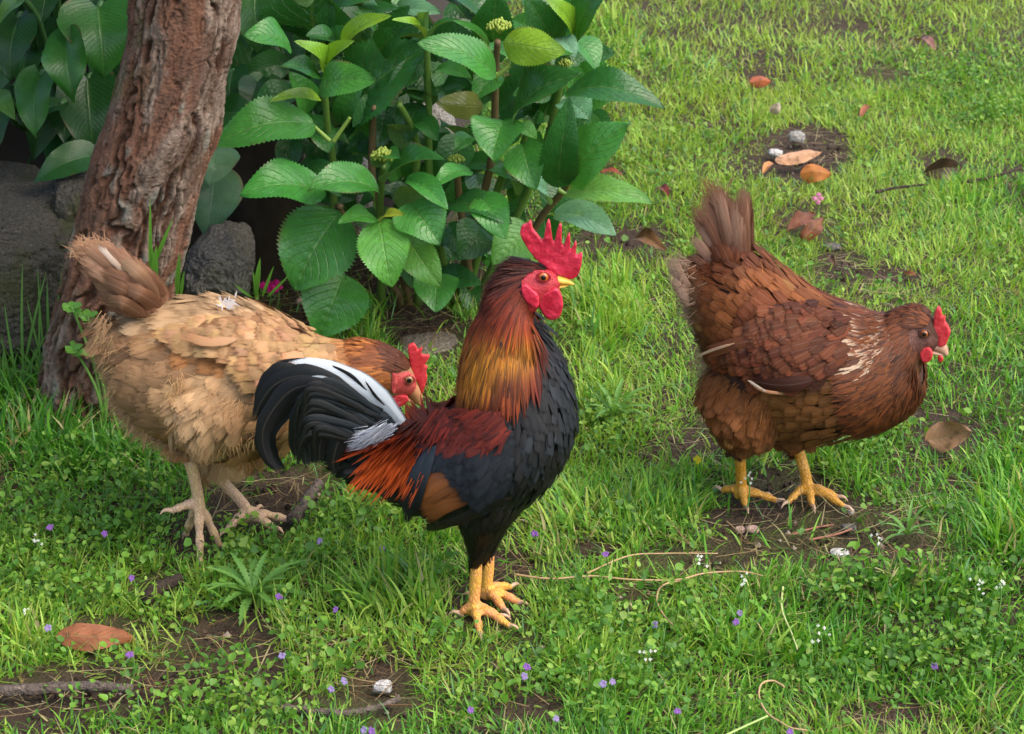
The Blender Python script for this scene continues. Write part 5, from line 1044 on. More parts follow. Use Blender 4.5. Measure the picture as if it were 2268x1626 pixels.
# the back between hackle and saddle
n = 900; S = RNG.uniform(.50, .76, n); TH = RNG.uniform(-1.1, 1.1, n); P, D, N = trunk.frame(S, TH); Vf, uvf = feathers(P+N*.001, D+DOWN*.2, N, RNG.uniform(.03, .045, n), RNG.uniform(.004, .0055, n), 'lance', .07, .05, .2, 7, 3, .1)
u, v = fr.px(Vf); B.add(Vf, uvf, lerp(lin((78, 36, 36)), lin((128, 46, 22)), sstep(925, 985, v)[..., None])*RNG.normal(1, .25, (n, 1, 1, 1)).clip(.5, 1.6))
B.build('saddle', M_fhackle, R)
# tail
T = empty if False else None
B = Batch()
def tail_pair(pts, W, c0, c1=None, prof='sickle', name=None, arch=.2, rag=.25):
    c0 = np.asarray(c0); c1 = c0 if c1 is None else np.asarray(c1)
    V, uv = ribbon(fr, [(a, b, o*.55) for a, b, o in pts], W, prof, arch, rag=rag); t = uv[..., 1:2]; x = np.abs(uv[..., 0:1]*2-1)
    c = lerp(c0, c1, sstep(.15, .7, t)); B.add(V, uv, c)
    M = fr.mirror(V); M[..., 2] -= 2*.42*np.abs(fr.side(V)); B.add(M, uv, c)
TB = lin((17, 17, 18)); TG = lin((24, 29, 30)); PAL_ = lin((176, 186, 188)); GREYW = lin((198, 204, 206))
# hidden main tail feathers fill the mass
for i in range(12):
    q = i/11; tip = catmull(np.array([(712., 868.), (694., 915.), (690., 970.), (702., 1022.), (745., 1062.), (805., 1088.)]), 12)[i]
    tail_pair([(880-20*q, 950+80*q, -.010-.010*q), (lerp(880, tip[0], .5)+4, lerp(955+60*q, tip[1], .5)-10, -.020), (tip[0], tip[1], -.016)], .028, lin((17, 18, 21)), lin((14, 15, 17)), 'blade', rag=.3)
for q in np.linspace(0, 1, 9):
    a = (872+8*math.sin(q*9), 945+42*q, -.030); tip = (lerp(722, 775, q)+10*math.sin(q*17), lerp(905, 1062, q), -.036)
    tail_pair([a, ((a[0]+tip[0])/2, (a[1]+tip[1])/2-8, -.042), tip], .026, lin((25, 32, 37)), lin((15, 17, 20)), 'blade')
# pale grey upper coverts and the long black sickles
tail_pair([(890, 936, -.016), (842, 894, -.022), (796, 858, -.026), (745, 834, -.028), (690, 822, -.028), (625, 826, -.026)], .030, lin((196, 204, 206)), lin((222, 226, 226)), 'blade', rag=.05)
tail_pair([(886, 940, -.020), (836, 900, -.028), (790, 868, -.030), (745, 850, -.030), (706, 842, -.028)], .018, lin((140, 150, 156)), lin((196, 204, 206)), 'blade', rag=.05)
tail_pair([(812, 866, -.028), (782, 836, -.029), (752, 818, -.028), (722, 806, -.024)], .0045, TB, TB, 'sickle')
tail_pair([(852, 898, -.030), (832, 878, -.031), (818, 858, -.030), (808, 842, -.028)], .0035, TB, TB, 'sickle')
tail_pair([(745, 812, -.020), (715, 803, -.020), (680, 799, -.020), (645, 798, -.020), (606, 802, -.018)], .007, TB, lin((30, 30, 33)), 'sickle')
tail_pair([(790, 885, -.034), (735, 856, -.036), (690, 848, -.036), (655, 862, -.035), (632, 888, -.034)], .020, lin((120, 134, 140)), lin((214, 222, 222)), 'sickle')
tail_pair([(805, 890, -.032), (735, 848, -.034), (670, 832, -.034), (612, 850, -.034), (576, 894, -.034), (557, 944, -.032)], .026, TG, TB)
tail_pair([(690, 838, -.030), (640, 822, -.030), (605, 832, -.030), (580, 862, -.030), (562, 915, -.030)], .022, TB, TB)
tail_pair([(790, 900, -.036), (715, 858, -.040), (655, 860, -.040), (612, 898, -.040), (582, 955, -.040), (592, 1014, -.040), (630, 1056, -.038)], .025, TB, lin((26, 25, 27)))
tail_pair([(700, 880, -.038), (650, 880, -.038), (610, 918, -.038), (578, 975, -.038), (596, 1024, -.038), (618, 1046, -.038)], .020, TB, TB)
tail_pair([(800, 930, -.040), (735, 880, -.046), (690, 886, -.048), (662, 926, -.048), (652, 985, -.046), (664, 1032, -.044)], .026, TG, TB)
tail_pair([(808, 942, -.044), (750, 900, -.050), (706, 912, -.052), (680, 960, -.052), (676, 1010, -.050), (684, 1040, -.048)], .024, TB, TG)
tail_pair([(818, 952, -.046), (768, 922, -.054), (728, 942, -.056), (708, 990, -.056), (710, 1036, -.052)], .026, lin((26, 35, 40)), TB)
tail_pair([(830, 960, -.048), (785, 945, -.056), (752, 975, -.058), (738, 1020, -.056), (742, 1058, -.052)], .026, lin((28, 38, 43)), TB)
for i in range(26):
    q = RNG.random(); a = (lerp(850, 800, q)+RNG.normal(0, 6), lerp(905, 985, q), -.040-.02*q); b = (lerp(690, 700, q)+RNG.normal(0, 14), lerp(850, 960, q)+RNG.normal(0, 12), -.06-.02*RNG.random()); e = (b[0]-RNG.uniform(-14, 46), b[1]+RNG.uniform(60, 110), -.06)
    tail_pair([a, b, e], RNG.uniform(.007, .013), (TB, TG, lin((26, 35, 40)))[i % 3], TB, 'sickle', rag=.4)
B.build('tail', M_ftail, R)
# white down where tail and saddle meet
B = Batch(); n = 4200; t = RNG.random(n); q = RNG.random(n); u0 = lerp(884, 812, t)+RNG.normal(0, 12, n)-q*14; v0 = lerp(910, 992, t)+RNG.normal(0, 6, n)
h = [SK.at(a, b, .011) for a, b in zip(u0, v0)]; P = np.array([a for a, b in h]); N = np.array([b for a, b in h]); D = np.array([SK.at(a-14, b+9, .008)[0] for a, b in zip(u0, v0)])-P
m_ = RNG.random(n) < .4; mv = lambda A: A-2*(A@fr.l)[:, None]*fr.l
P = np.where(m_[:, None], fr.mirror(P), P); D = np.where(m_[:, None], mv(D), D); N = np.where(m_[:, None], mv(N), N)
Vf, uvf = feathers(P, nrm(D), nrm(N), RNG.uniform(.012, .024, n), RNG.uniform(.0006, .0013, n), 'hair', .08, .05, .1, 5, 2, .14)
B.add(Vf, uvf, hue(n, lin((182, 185, 192)), .35, .02)[:, None, None]); B.build('white_down', M_fluff, R)
# wings
SK = Skin(fr, [trunk])
def wing_part(sgn):
    Wp = Batch(); vmin = 0 if sgn < 0 else 985
    flip = (lambda V: V) if sgn < 0 else fr.mirror
    def rib(pts, w, c0, c1, prof='blade', arch=.18):
        V, uv = ribbon(fr, pts, w, prof, arch, rows=16, cols=5, skin=SK); Wp.add(flip(V), uv, lerp(np.asarray(c0), np.asarray(c1), uv[..., 1:2]))
    O = .010 if sgn < 0 else .004
    dk = lin((21, 20, 20)); br = lin((50, 36, 27))
    def barred(pts, w, c, o=0):
        V, uv = ribbon(fr, pts, w, 'blade', .15, rows=18, cols=7, rag=.1, skin=SK); x = np.abs(uv[..., 0:1]*2-1); Wp.add(flip(V), uv, lerp(np.asarray(c), np.asarray(c)*.25, sstep(.55, 1, x))*lerp(.7, 1.1, sstep(0, .6, uv[..., 1:2])))
    for q in np.linspace(0, 1, 9):                                     # brown secondaries: the triangle
        barred([(1056-46*q, 1084-44*q, O+.006+.002*q), (1002-36*q, 1106-42*q, O+.008+.002*q), (948-22*q, 1136-36*q, O+.004)], .014, lin((118, 68, 32))*RNG.uniform(.65, 1.15))
    for q in np.linspace(0, 1, 8):                                     # primaries along the lower edge
        barred([(1128-24*q, 1080+3*q, O+.007+.002*q), (1032-22*q, 1124+5*q, O+.009+.001*q), (948-16*q+8*q*q, 1152-8*q, O+.003)], .011, lerp(dk, br, (.1, .9, .2, .6, .1, .8, .3, .1)[int(q*7)]))
    for q in np.linspace(0, 1, 7):
        if sgn < 0: rib([(990-14*q, 1000+10*q, O+.011), (960-24*q, 1062, O+.013), (926-20*q, 1118+24*q, O+.005)], .012, lin((34, 42, 49)), lin((20, 21, 23)))
    # coverts: shoulder red, bar blue black
    n = 900; uu = RNG.uniform(955, 1150, n); vv = RNG.uniform(900, 1100, n)
    shape = [(985, 940), (1030, 908), (1120, 908), (1142, 960), (1135, 1040), (1112, 1085), (1072, 1084), (1048, 1040), (1006, 1008), (966, 1004), (962, 980)]
    k = inpoly(uu, vv, shape) & (vv > vmin); uu, vv = uu[k], vv[k]; n = len(uu); d = np.minimum(1, np.minimum((uu-950)/60, (1150-uu)/60))
    h = [SK.at(a, b, O-.002+.010*q) for a, b, q in zip(uu, vv, d)]; P = np.array([q[0] for q in h]); N = np.array([q[1] for q in h]); D = np.array([SK.at(a-24, b+21, O)[0] for a, b in zip(uu, vv)])-P
    Vf, uvf = feathers(P, nrm(D), nrm(N), RNG.uniform(.020, .028, n), RNG.uniform(.010, .014, n), 'contour', .16, .07, .14)
    c = rooster_contour(uu, vv); fb = fbm(np.stack([uu*.03, vv*.03, 0*uu], -1), 2, 2); c = np.where((~inpoly(uu, vv, WINGBOW))[:, None], lerp(lin((19, 21, 24)), lin((36, 46, 55)), sstep(.4, .7, fb)[:, None]*(uu < 1000)[:, None]+.2*fb[:, None]), c)
    Wp.add(flip(Vf), uvf, (c*RNG.normal(1, .25, (n, 1)).clip(.4, 1.7))[:, None, None])
    if sgn < 0:
        n = 420; uu = RNG.uniform(980, 1140, n); vv = RNG.uniform(900, 962, n); k = inpoly(uu, vv, WINGBOW); uu, vv = uu[k], vv[k]; n = len(uu)
        h = [SK.at(a, b, O+.010) for a, b in zip(uu, vv)]; P = np.array([q[0] for q in h]); N = np.array([q[1] for q in h]); D = np.array([SK.at(a-18, b+24, O+.010)[0] for a, b in zip(uu, vv)])-P
        Vf, uvf = feathers(P, nrm(D), nrm(N), RNG.uniform(.018, .03, n), RNG.uniform(.004, .007, n), 'lance', .10, .08, .2, 6, 3, .2); Wp.add(Vf, uvf, hue(n, lin((92, 28, 15)), .4)[:, None, None])
    Wp.build('wing', M_fblack, R)
wing_part(-1); wing_part(1)

# ================================================================== hens: shared plumage
def hen_plumage(fr, lofts, R, colf, mat, fl, fw, sp, fluffcol, skip=None, lift=.12, hairs=5200):
    B = Batch(); H = Batch()
    for lf, s0, s1, droop, off in lofts:
        S, TH = lf.scatter(sp, 30000, s0, s1); P, D, N = lf.frame(S, TH); u, v = fr.px(P)
        if skip is not None: k = ~inpoly(u, v, skip); P, D, N, u, v = P[k], D[k], N[k], u[k], v[k]
        n = len(P); size, c, soft = colf(u, v, n)
        Vf, uvf = feathers(P+N*.0004, D+DOWN*droop, N, fl*size*RNG.uniform(.85, 1.15, n), fw*size*RNG.uniform(.85, 1.15, n), 'contour', lift*RNG.uniform(.7, 1.5, n), .06, .16, 7, 5, .16)
        t = uvf[..., 1:2]
        B.add(Vf, uvf, c[:, None, None]*(1.06-.12*t))
        m = hairs; S = RNG.uniform(s0, s1, m); TH = RNG.uniform(0, 2*np.pi, m); P, D, N = lf.frame(S, TH); u, v = fr.px(P); sz, c, soft = colf(u, v, m)
        k = (RNG.random(m) < soft); 
        if skip is not None: k &= ~inpoly(u, v, skip)
        P, D, N, c, soft = P[k], D[k], N[k], c[k], soft[k]; m = len(P)
        if m:
            Vf, uvf = feathers(P+N*.003, D+DOWN*droop, N, RNG.uniform(.012, .024, m)*(.7+.5*soft), RNG.uniform(.0005, .0010, m), 'hair', RNG.uniform(.12, .38, m), .25, .1, 5, 2, .35)
            H.add(Vf, uvf, (c*1.05)[:, None, None])
    return B, H

# ------------------------------------------------------------------ brown hen
nf = gnd(1640, 1113); ff = gnd(1785, 1103)
mid = (nf+ff)/2; YAW = math.radians(17); Lx = np.array([math.sin(YAW), math.cos(YAW), 0])
fr = Frame((mid[0], mid[1]), YAW)
R = empty('hen', fr.o, 'dark chestnut brown hen with white flecked neck and yellow legs', 'hen')
trunk = Loft(fr, [((2086, 738), (2078, 768), .008), ((2066, 700), (2056, 792), .016), ((2040, 682), (2034, 815), .022), ((2005, 682), (2044, 850), .031), ((1968, 692), (2034, 888), .045),
    ((1930, 692), (2000, 926), .060), ((1880, 675), (1950, 955), .074), ((1820, 652), (1885, 976), .084), ((1765, 618), (1812, 984), .089), ((1715, 580), (1740, 975), .088), ((1680, 552), (1670, 930), .082), ((1640, 545), (1615, 870), .072), ((1602, 552), (1575, 800), .058), ((1568, 562), (1545, 725), .043), ((1542, 570), (1524, 665), .024), ((1528, 580), (1516, 625), .010)])
thn = Loft(fr, [((1600, 790), (1760, 860), .040), ((1556, 850), (1740, 930), .050), ((1572, 915), (1712, 972), .042), ((1606, 968), (1672, 992), .024), ((1622, 988), (1648, 996), .012)], off=-.046, corr=False, m=60)
thf = Loft(fr, [((1700, 880), (1860, 900), .040), ((1700, 930), (1840, 945), .040), ((1720, 965), (1800, 972), .026), ((1742, 985), (1776, 986), .012)], off=.03, corr=False, m=60)
hn = fr.P(1634, 975, -.046); hf = fr.P(1758, 970, .03)
nt = [gnd(1722, 1110, .006), gnd(1688, 1098, .008), gnd(1652, 1124, .005), gnd(1598, 1086, .010)]
ft = [gnd(1872, 1124, .008), gnd(1856, 1102, .010), gnd(1745, 1114, .006), gnd(1800, 1122, .005)]
tubes = [shank(fr, hn, None, nf, .0082, .0068), shank(fr, hf, None, ff, .0082, .0068)]+[toe(nf, t, .0056) for t in nt]+[toe(ff, t, .0056) for t in ft]
FACE_B = [(2012, 735), (2024, 724), (2060, 735), (2076, 752), (2080, 790), (2060, 785), (2030, 778), (2014, 765)]
body('body', fr, [trunk, thn, thf], tubes, R, [M_underbrown, M_darkface, M_legyellow], .12, FACE_B)
for f, ts in ((nf, nt), (ff, ft)):
    for t in ts: claw(R, f, t, .0032, M_claw)
slab('comb', fr, [(2070, 752), (2068, 715), (2071, 690), (2078, 678), (2085, 688), (2087, 702), (2094, 698), (2093, 712), (2100, 722), (2105, 735), (2100, 752), (2094, 764), (2080, 766)], -.004, .008, .0012, M_hencomb, R, 4, .002)
slab('wattle', fr, [(2037, 782), (2044, 771), (2058, 770), (2065, 778), (2064, 794), (2052, 803), (2041, 799)], -.016, .005, .0012, M_hencomb, R, 4)
slab('wattle', fr, [(2076, 790), (2082, 786), (2089, 792), (2088, 800), (2080, 802)], .014, .005, .0012, M_hencomb, R, 4)
for s in (-1, 1): slab('earlobe', fr, [(2014, 728), (2020, 735), (2024, 760), (2029, 772), (2023, 774), (2017, 758)], s*.021, .003, .001, M_henface, R, 3)
beak(fr, [((2068, 752), (2062, 772)), ((2084, 756), (2078, 778)), ((2096, 764), (2090, 785)), ((2101, 784), (2095, 790))], [((2060, 770), (2062, 782)), ((2078, 777), (2078, 786)), ((2092, 784), (2091, 788))], .0085, M_beakpale, R)
eye(fr, 2048, 738, -.0185, .0046, lin((150, 84, 40)), R, M_darkface)
WHITE_B = [(1880, 700), (1915, 688), (1942, 690), (1955, 720), (1940, 790), (1918, 830), (1885, 835), (1862, 800), (1858, 740)]
def brown_col(u, v, n):
    fb = fbm(np.stack([u*.012, v*.012, 0*u], -1), 3, 14)
    c = lerp(lin((96, 47, 25)), lin((134, 74, 40)), sstep(.35, .65, fb)[:, None])
    c = np.where(inpoly(u, v, [(1690, 660), (1860, 690), (1850, 800), (1790, 850), (1700, 830), (1650, 760)])[:, None], lerp(lin((92, 44, 24)), lin((124, 62, 33)), fb[:, None]), c)
    c = np.where(inpoly(u, v, [(1770, 800), (2060, 820), (2040, 900), (1960, 970), (1800, 990), (1640, 990), (1700, 870)])[:, None], lerp(lin((118, 70, 38)), lin((146, 92, 54)), fb[:, None]), c)
    c = np.where((u < 1580)[:, None] & (v < 780)[:, None], lerp(lin((150, 112, 84)), lin((112, 60, 38)), sstep(1520, 1580, u)[:, None]), c)
    c = np.where(inpoly(u, v, [(1550, 810), (1700, 840), (1720, 960), (1600, 960)])[:, None], lerp(lin((152, 92, 54)), lin((122, 68, 38)), fb[:, None]), c)
    pale = RNG.random(n) < .012; c = np.where(pale[:, None], lin((168, 112, 64)), c)
    soft = np.where((u < 1590) | ((v > 830) & (u < 1720)), .8, .5)
    size = np.where(u > 1880, .62, 1.0)*np.where(u > 1990, .7, 1.0)
    return size, c*np.array([.76, .84, .74])*RNG.normal(1, .18, (n, 1)).clip(.6, 1.5), soft
SKB = [(2010, 715), (2030, 722), (2068, 728), (2070, 690), (2120, 690), (2120, 800), (2064, 802), (2040, 790), (2014, 765)]
B, H = hen_plumage(fr, [(trunk, .28, .98, .05, 0), (thn, .03, .97, .1, 0), (thf, .05, .97, .1, 0)], R, brown_col, M_fbrown, .026, .0165, .0098, None, SKB, .14)
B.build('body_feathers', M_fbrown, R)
# neck hackle with white flecks
Hk = Batch(); n = 4200; S = RNG.uniform(.08, .40, n); TH = RNG.uniform(0, 2*np.pi, n); P, D, N = trunk.frame(S, TH); u, v = fr.px(P)
k = ~inpoly(u, v, SKB) & (u > 1880); tu, tv = fr.px(P+D*.014); k &= ~inpoly(tu, tv, [(2018, 728), (2068, 728), (2078, 760), (2078, 795), (2040, 785), (2020, 768)]); P, D, N, S = P[k], D[k], N[k], S[k]; n = len(P); hs = np.clip((S-.08)/.2, 0, 1)
Vf, uvf = feathers(P+N*.002, D+DOWN*.1, N, .012+.018*hs, .0030+.0040*hs, 'lance', .15, .16, .25, 7, 3, .12)
u, v = fr.px(Vf); t = uvf[..., 1:2]; um = u.mean((1, 2)); vm = v.mean((1, 2)); wf = inpoly(um+RNG.normal(0, 10, n), vm+RNG.normal(0, 10, n), WHITE_B) & (RNG.random(n) < .5)
base = lerp(lin((58, 29, 14)), lin((118, 62, 29)), RNG.random((n, 1, 1, 1)))*np.where((vm > 790) & (um > 1980), .7, 1.0)[:, None, None, None]
c = np.where(wf[:, None, None, None], lerp(base, lin((188, 162, 134)), sstep(.15, .5, t)), base)
Hk.add(Vf, uvf, c); Hk.build('hackle', M_fhackle, R)
# tail
B = Batch()
def hen_tail(fr, B, pts, W, c0, c1, both=True):
    V, uv = ribbon(fr, pts, W, 'blade', .15, rag=.35); c = lerp(np.asarray(c0), np.asarray(c1), sstep(.2, .95, uv[..., 1:2])); B.add(V, uv, c)
    if both: M = fr.mirror(V); M[..., 2] -= 2*.42*np.abs(fr.side(V)); B.add(M, uv, c)
TBn = lin((116, 66, 42)); TBp = lin((170, 132, 108))
def hen_fan(fr, B, base, tips, n, W, c0, c1, off=.016, bow=(0, -6), jit=6):
    T = catmull(np.array(tips, float), 200)
    for i in range(n):
        q = (i+RNG.uniform(-.4, .4))/(n-1); t = T[int(np.clip(q, 0, 1)*199)]+RNG.normal(0, jit, 2); b = np.array(base)+np.array([22, -26])*(q-.5)+RNG.normal(0, 6, 2); o = RNG.uniform(-off, -.004)
        m = (b+t)/2+np.array(bow)+RNG.normal(0, 4, 2); k = RNG.random()
        hen_tail(fr, B, [(b[0], b[1], o*.8), (m[0], m[1], o*1.4), (t[0], t[1], o)], RNG.uniform(*W), lerp(np.asarray(c0), np.asarray(c1), k*.5)*RNG.uniform(.7, 1.15), lerp(np.asarray(c0), np.asarray(c1), .25+.75*k)*RNG.uniform(.8, 1.1))
hen_fan(fr, B, (1628, 612), [(1532, 566), (1536, 500), (1546, 452), (1564, 420), (1582, 398), (1602, 416), (1620, 446), (1636, 440), (1646, 410)], 40, (.010, .020), TBn, TBp)
hen_fan(fr, B, (1642, 600), [(1572, 470), (1592, 440), (1612, 460), (1646, 408)], 10, (.012, .018), lin((124, 74, 48)), lin((168, 128, 102)), .02)
hen_fan(fr, B, (1612, 640), [(1545, 600), (1560, 540), (1590, 530), (1628, 540)], 22, (.012, .020), lin((84, 42, 24)), lin((120, 68, 40)), .022)
hen_fan(fr, B, (1600, 712), [(1484, 556), (1487, 600), (1499, 650), (1514, 696), (1542, 745)], 34, (.010, .020), lin((116, 72, 50)), lin((198, 168, 142)), .035, (-4, 6))
B.build('tail', M_fbtail, R)
# fluff of the rear
n = 900; t = RNG.random(n); E = catmull(np.array([(1505., 585.), (1512., 640.), (1530., 700.), (1560., 752.), (1552., 800.), (1560., 880.), (1600., 945.)]), 200)[(t*199).astype(int)]
P = np.array([fr.P(a+RNG.normal(22, 10), b+RNG.normal(0, 8), RNG.uniform(-.05, .05)) for a, b in E]); D = np.array([fr.P(a-30, b-10+RNG.normal(0, 22), 0) for a, b in E])-P
Vf, uvf = feathers(P, nrm(D), np.tile(-fr.l, (n, 1)), RNG.uniform(.014, .03, n), .0009, 'hair', .1, .1, .1, 5, 2, .35); H.add(Vf, uvf, hue(n, lin((172, 138, 110)), .25)[:, None, None])
n = 250; P = np.array([fr.P(RNG.uniform(1545, 1620), RNG.uniform(400, 520), RNG.uniform(-.03, .03)) for _ in range(n)]); u, v = fr.px(P); k = inpoly(u, v, [(1545, 470), (1565, 415), (1585, 402), (1600, 430), (1600, 520), (1550, 530)]); P = P[k]; n = len(P)
Vf, uvf = feathers(P, np.tile(-fr.a*.5+np.array([0, 0, 1]), (n, 1)), np.tile(-fr.l, (n, 1)), RNG.uniform(.012, .02, n), .0008, 'hair', .1, .1, .1, 5, 2, .5); H.add(Vf, uvf, hue(n, lin((150, 104, 78)), .2)[:, None, None])
H.build('fluff', M_fluff, R)
# wings
def hen_wing(sgn, quills, coverts, O, colf, mat, fl, fw, dirn, vtop=0):
    if sgn > 0: quills = [q for q in quills if min(z[1] for z in q[0]) > vtop]; O = .003
    B = Batch(); flip = (lambda V: V) if sgn < 0 else fr.mirror
    for pts, w, c0, c1 in quills:
        V, uv = ribbon(fr, [(a, b, O-o) for a, b, o in pts], w, 'blade', .2, rows=16, cols=5, rag=.2, skin=SK); B.add(flip(V), uv, lerp(np.asarray(c0), np.asarray(c1), uv[..., 1:2]))
    pu = np.array(coverts); lo, hi = pu.min(0), pu.max(0); n = int((hi-lo).prod()/130); uu = RNG.uniform(lo[0], hi[0], n); vv = RNG.uniform(lo[1], hi[1], n); k = inpoly(uu, vv, coverts); k &= (sgn < 0) | (vv > vtop+20); uu, vv = uu[k], vv[k]; n = len(uu)
    c0 = pu.mean(0); d = 1-np.clip(np.hypot((uu-c0[0])/(hi[0]-lo[0])*2, (vv-c0[1])/(hi[1]-lo[1])*2), 0, 1)
    h = [SK.at(a, b, O-.004+.010*q) for a, b, q in zip(uu, vv, d)]; P = np.array([q[0] for q in h]); N = np.array([q[1] for q in h]); D = np.array([SK.at(a+dirn[0]*.3, b+dirn[1]*.3, O)[0] for a, b in zip(uu, vv)])-P
    s, c, so = colf(uu, vv, n)
    Vf, uvf = feathers(P, nrm(D), nrm(N), fl*RNG.uniform(.8, 1.2, n), fw*RNG.uniform(.85, 1.15, n), 'contour', .16, .07, .16, 7, 5, .14); B.add(flip(Vf), uvf, c[:, None, None])
    B.build('wing', mat, R)
dkb = lin((56, 28, 18)); mdb = lin((92, 48, 28)); pl = lin((176, 132, 100))
QB = [([(1780, 800, 0), (1690, 795, -.004), (1580, 812, .004)], .024, dkb, mdb), ([(1790, 820, 0), (1700, 815, -.006), (1590, 800, .002)], .022, dkb, mdb), ([(1800, 840, -.002), (1740, 846, -.008), (1660, 830, -.004)], .020, dkb, dkb),
      ([(1700, 750, -.004), (1640, 758, -.008), (1572, 778, -.004)], .018, dkb, lin((128, 76, 48))), ([(1640, 756, -.008), (1605, 764, -.010), (1566, 780, -.008)], .0038, pl, lin((200, 170, 140))), ([(1678, 832, -.010), (1702, 850, -.014), (1772, 864, -.012)], .0048, lin((176, 112, 76)), pl), ([(1672, 828, -.012), (1690, 838, -.014), (1712, 854, -.014)], .004, lin((206, 184, 160)), lin((206, 184, 160)))]
CB = [(1890, 715), (1880, 790), (1830, 840), (1760, 850), (1690, 830), (1640, 800), (1600, 790), (1660, 745), (1720, 690), (1800, 670)]
SK = Skin(fr, [trunk, thn])
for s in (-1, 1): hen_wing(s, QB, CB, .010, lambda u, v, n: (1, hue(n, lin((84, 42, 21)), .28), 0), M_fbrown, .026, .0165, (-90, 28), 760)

# ------------------------------------------------------------------ buff hen
ff = gnd(545, 1163); fr = Frame((gnd(490, 1150)[0], ff[1]-.035), math.radians(-4))
nfb = fr.P(440, 1132, -.045); nfb[2] = max(nfb[2], .02)
R = empty('hen', fr.o, 'pale buff hen with reddish brown neck, bending behind the rooster tail', 'hen')
trunk = Loft(fr, [((924, 842), (916, 872), .008), ((912, 812), (897, 878), .0145), ((893, 790), (870, 884), .019), ((863, 772), (838, 892), .023), ((826, 760), (800, 902), .030),
    ((782, 758), (750, 922), .040), ((735, 752), (705, 945), .054), ((690, 738), (670, 966), .068), ((632, 708), (640, 985), .080), ((562, 678), (600, 998), .088), ((492, 662), (545, 1010), .092), ((422, 662), (480, 1004), .091), ((362, 670), (410, 984), .085), ((312, 684), (345, 955), .074), ((276, 700), (295, 900), .058), ((246, 712), (258, 840), .038), ((232, 725), (236, 785), .014)])
thn = Loft(fr, [((470, 790), (590, 885), .040), ((390, 838), (568, 920), .056), ((376, 885), (512, 966), .050), ((388, 924), (462, 980), .030), ((398, 946), (438, 980), .016), ((403, 960), (430, 984), .010)], off=-.052, corr=False, m=60)
thf = Loft(fr, [((440, 940), (600, 940), .050), ((436, 1000), (590, 990), .044), ((440, 1006), (534, 1006), .026), ((448, 1020), (486, 1022), .012)], off=.03, corr=False, m=60)
hn = fr.P(414, 1000, -.052); hf = fr.P(462, 1035, .03)
a = nfb
nt = [gnd(444, 1234, .008), gnd(487, 1208, .006), gnd(411, 1184, .012), fr.P(378, 1132, -.05)]
ft = [gnd(648, 1154, .006), gnd(566, 1132, .014), gnd(500, 1178, .006), gnd(610, 1172, .006)]
tubes = [shank(fr, hn, None, nfb-np.array([0, 0, .004]), .0078, .0070), shank(fr, hf, None, ff, .0080, .0068)]+[toe(nfb, t, .0058, .002) for t in nt]+[toe(ff, t, .0060) for t in ft]
FACE_W = [(868, 830), (880, 826), (905, 822), (924, 836), (934, 865), (920, 885), (895, 880), (870, 870)]
body('body', fr, [trunk, thn, thf], tubes, R, [M_underbuff, M_henface, M_legpale], .16, FACE_W)
for f, ts in ((nfb, nt), (ff, ft)):
    for t in ts: claw(R, f, t, .0036, M_claw, ln=.012)
slab('comb', fr, [(903+(a-902)*1.14, 830+(b-830)*1.12) for a, b in [(902, 774), (906, 770), (914, 768), (919, 774), (921, 782), (926, 778), (931, 776), (928, 788), (937, 790), (945, 792), (940, 802), (934, 812), (941, 812), (938, 822), (940, 834), (936, 850), (930, 868), (924, 850), (914, 830), (908, 815), (904, 795)]], 0, .006, .001, M_hencomb, R, 3, .0012)
for s in (-1, 1):
    slab('wattle', fr, [(866, 876), (880, 874), (900, 876), (905, 884), (896, 896), (880, 902), (868, 894)], s*.012, .005, .0012, M_hencomb, R, 4)
    slab('earlobe', fr, [(868, 828), (873, 826), (880, 846), (876, 858), (875, 870), (867, 868), (866, 850)], s*.0205, .004, .001, M_henface, R, 3)
beak(fr, [((918, 838), (900, 872)), ((930, 858), (908, 880)), ((936, 876), (918, 892)), ((934, 897), (929, 900))], [((898, 872), (896, 884)), ((908, 880), (904, 890)), ((921, 892), (918, 898))], .0085, M_beakhorn, R)
eye(fr, 906, 840, -.0150, .0050, lin((150, 110, 70)), R, M_henface)
def buff_col(u, v, n):
    fb = fbm(np.stack([u*.014, v*.014, 0*u], -1), 3, 24)
    c = lerp(lin((160, 116, 74)), lin((198, 160, 116)), sstep(.35, .65, fb)[:, None])
    c = np.where(((v < 745) & (u > 270) & (u < 700))[:, None], lerp(lin((182, 142, 100)), lin((208, 178, 138)), fb[:, None]), c)
    c = np.where((u > 725)[:, None], lerp(c, lin((140, 78, 36)), sstep(725, 770, u)[:, None]), c)
    c = np.where(inpoly(u, v, [(200, 690), (330, 760), (470, 800), (380, 860), (380, 1000), (280, 960), (220, 840)])[:, None], lerp(lin((140, 104, 72)), lin((176, 138, 98)), fb[:, None]), c)
    c = np.where(inpoly(u, v, [(400, 760), (560, 770), (540, 830), (430, 800)])[:, None], lin((170, 116, 68)), c)
    soft = np.where(u > 730, .2, np.where((v > 790) & (u < 600), .95, .7)); size = np.where(u > 720, .62, 1.0)*np.where(u > 830, .75, 1)
    return size, .84*c*np.array([1, 1, 1])*RNG.normal(1, .15, (n, 1)).clip(.65, 1.4), soft
SKW = [(866, 826), (905, 818), (912, 790), (960, 780), (960, 910), (862, 910), (864, 860)]
B, H = hen_plumage(fr, [(trunk, .30, .985, .05, 0), (thn, .03, .97, .12, 0), (thf, .05, .97, .1, 0)], R, buff_col, M_fbuff, .036, .021, .0105, None, SKW, .15, 3000)
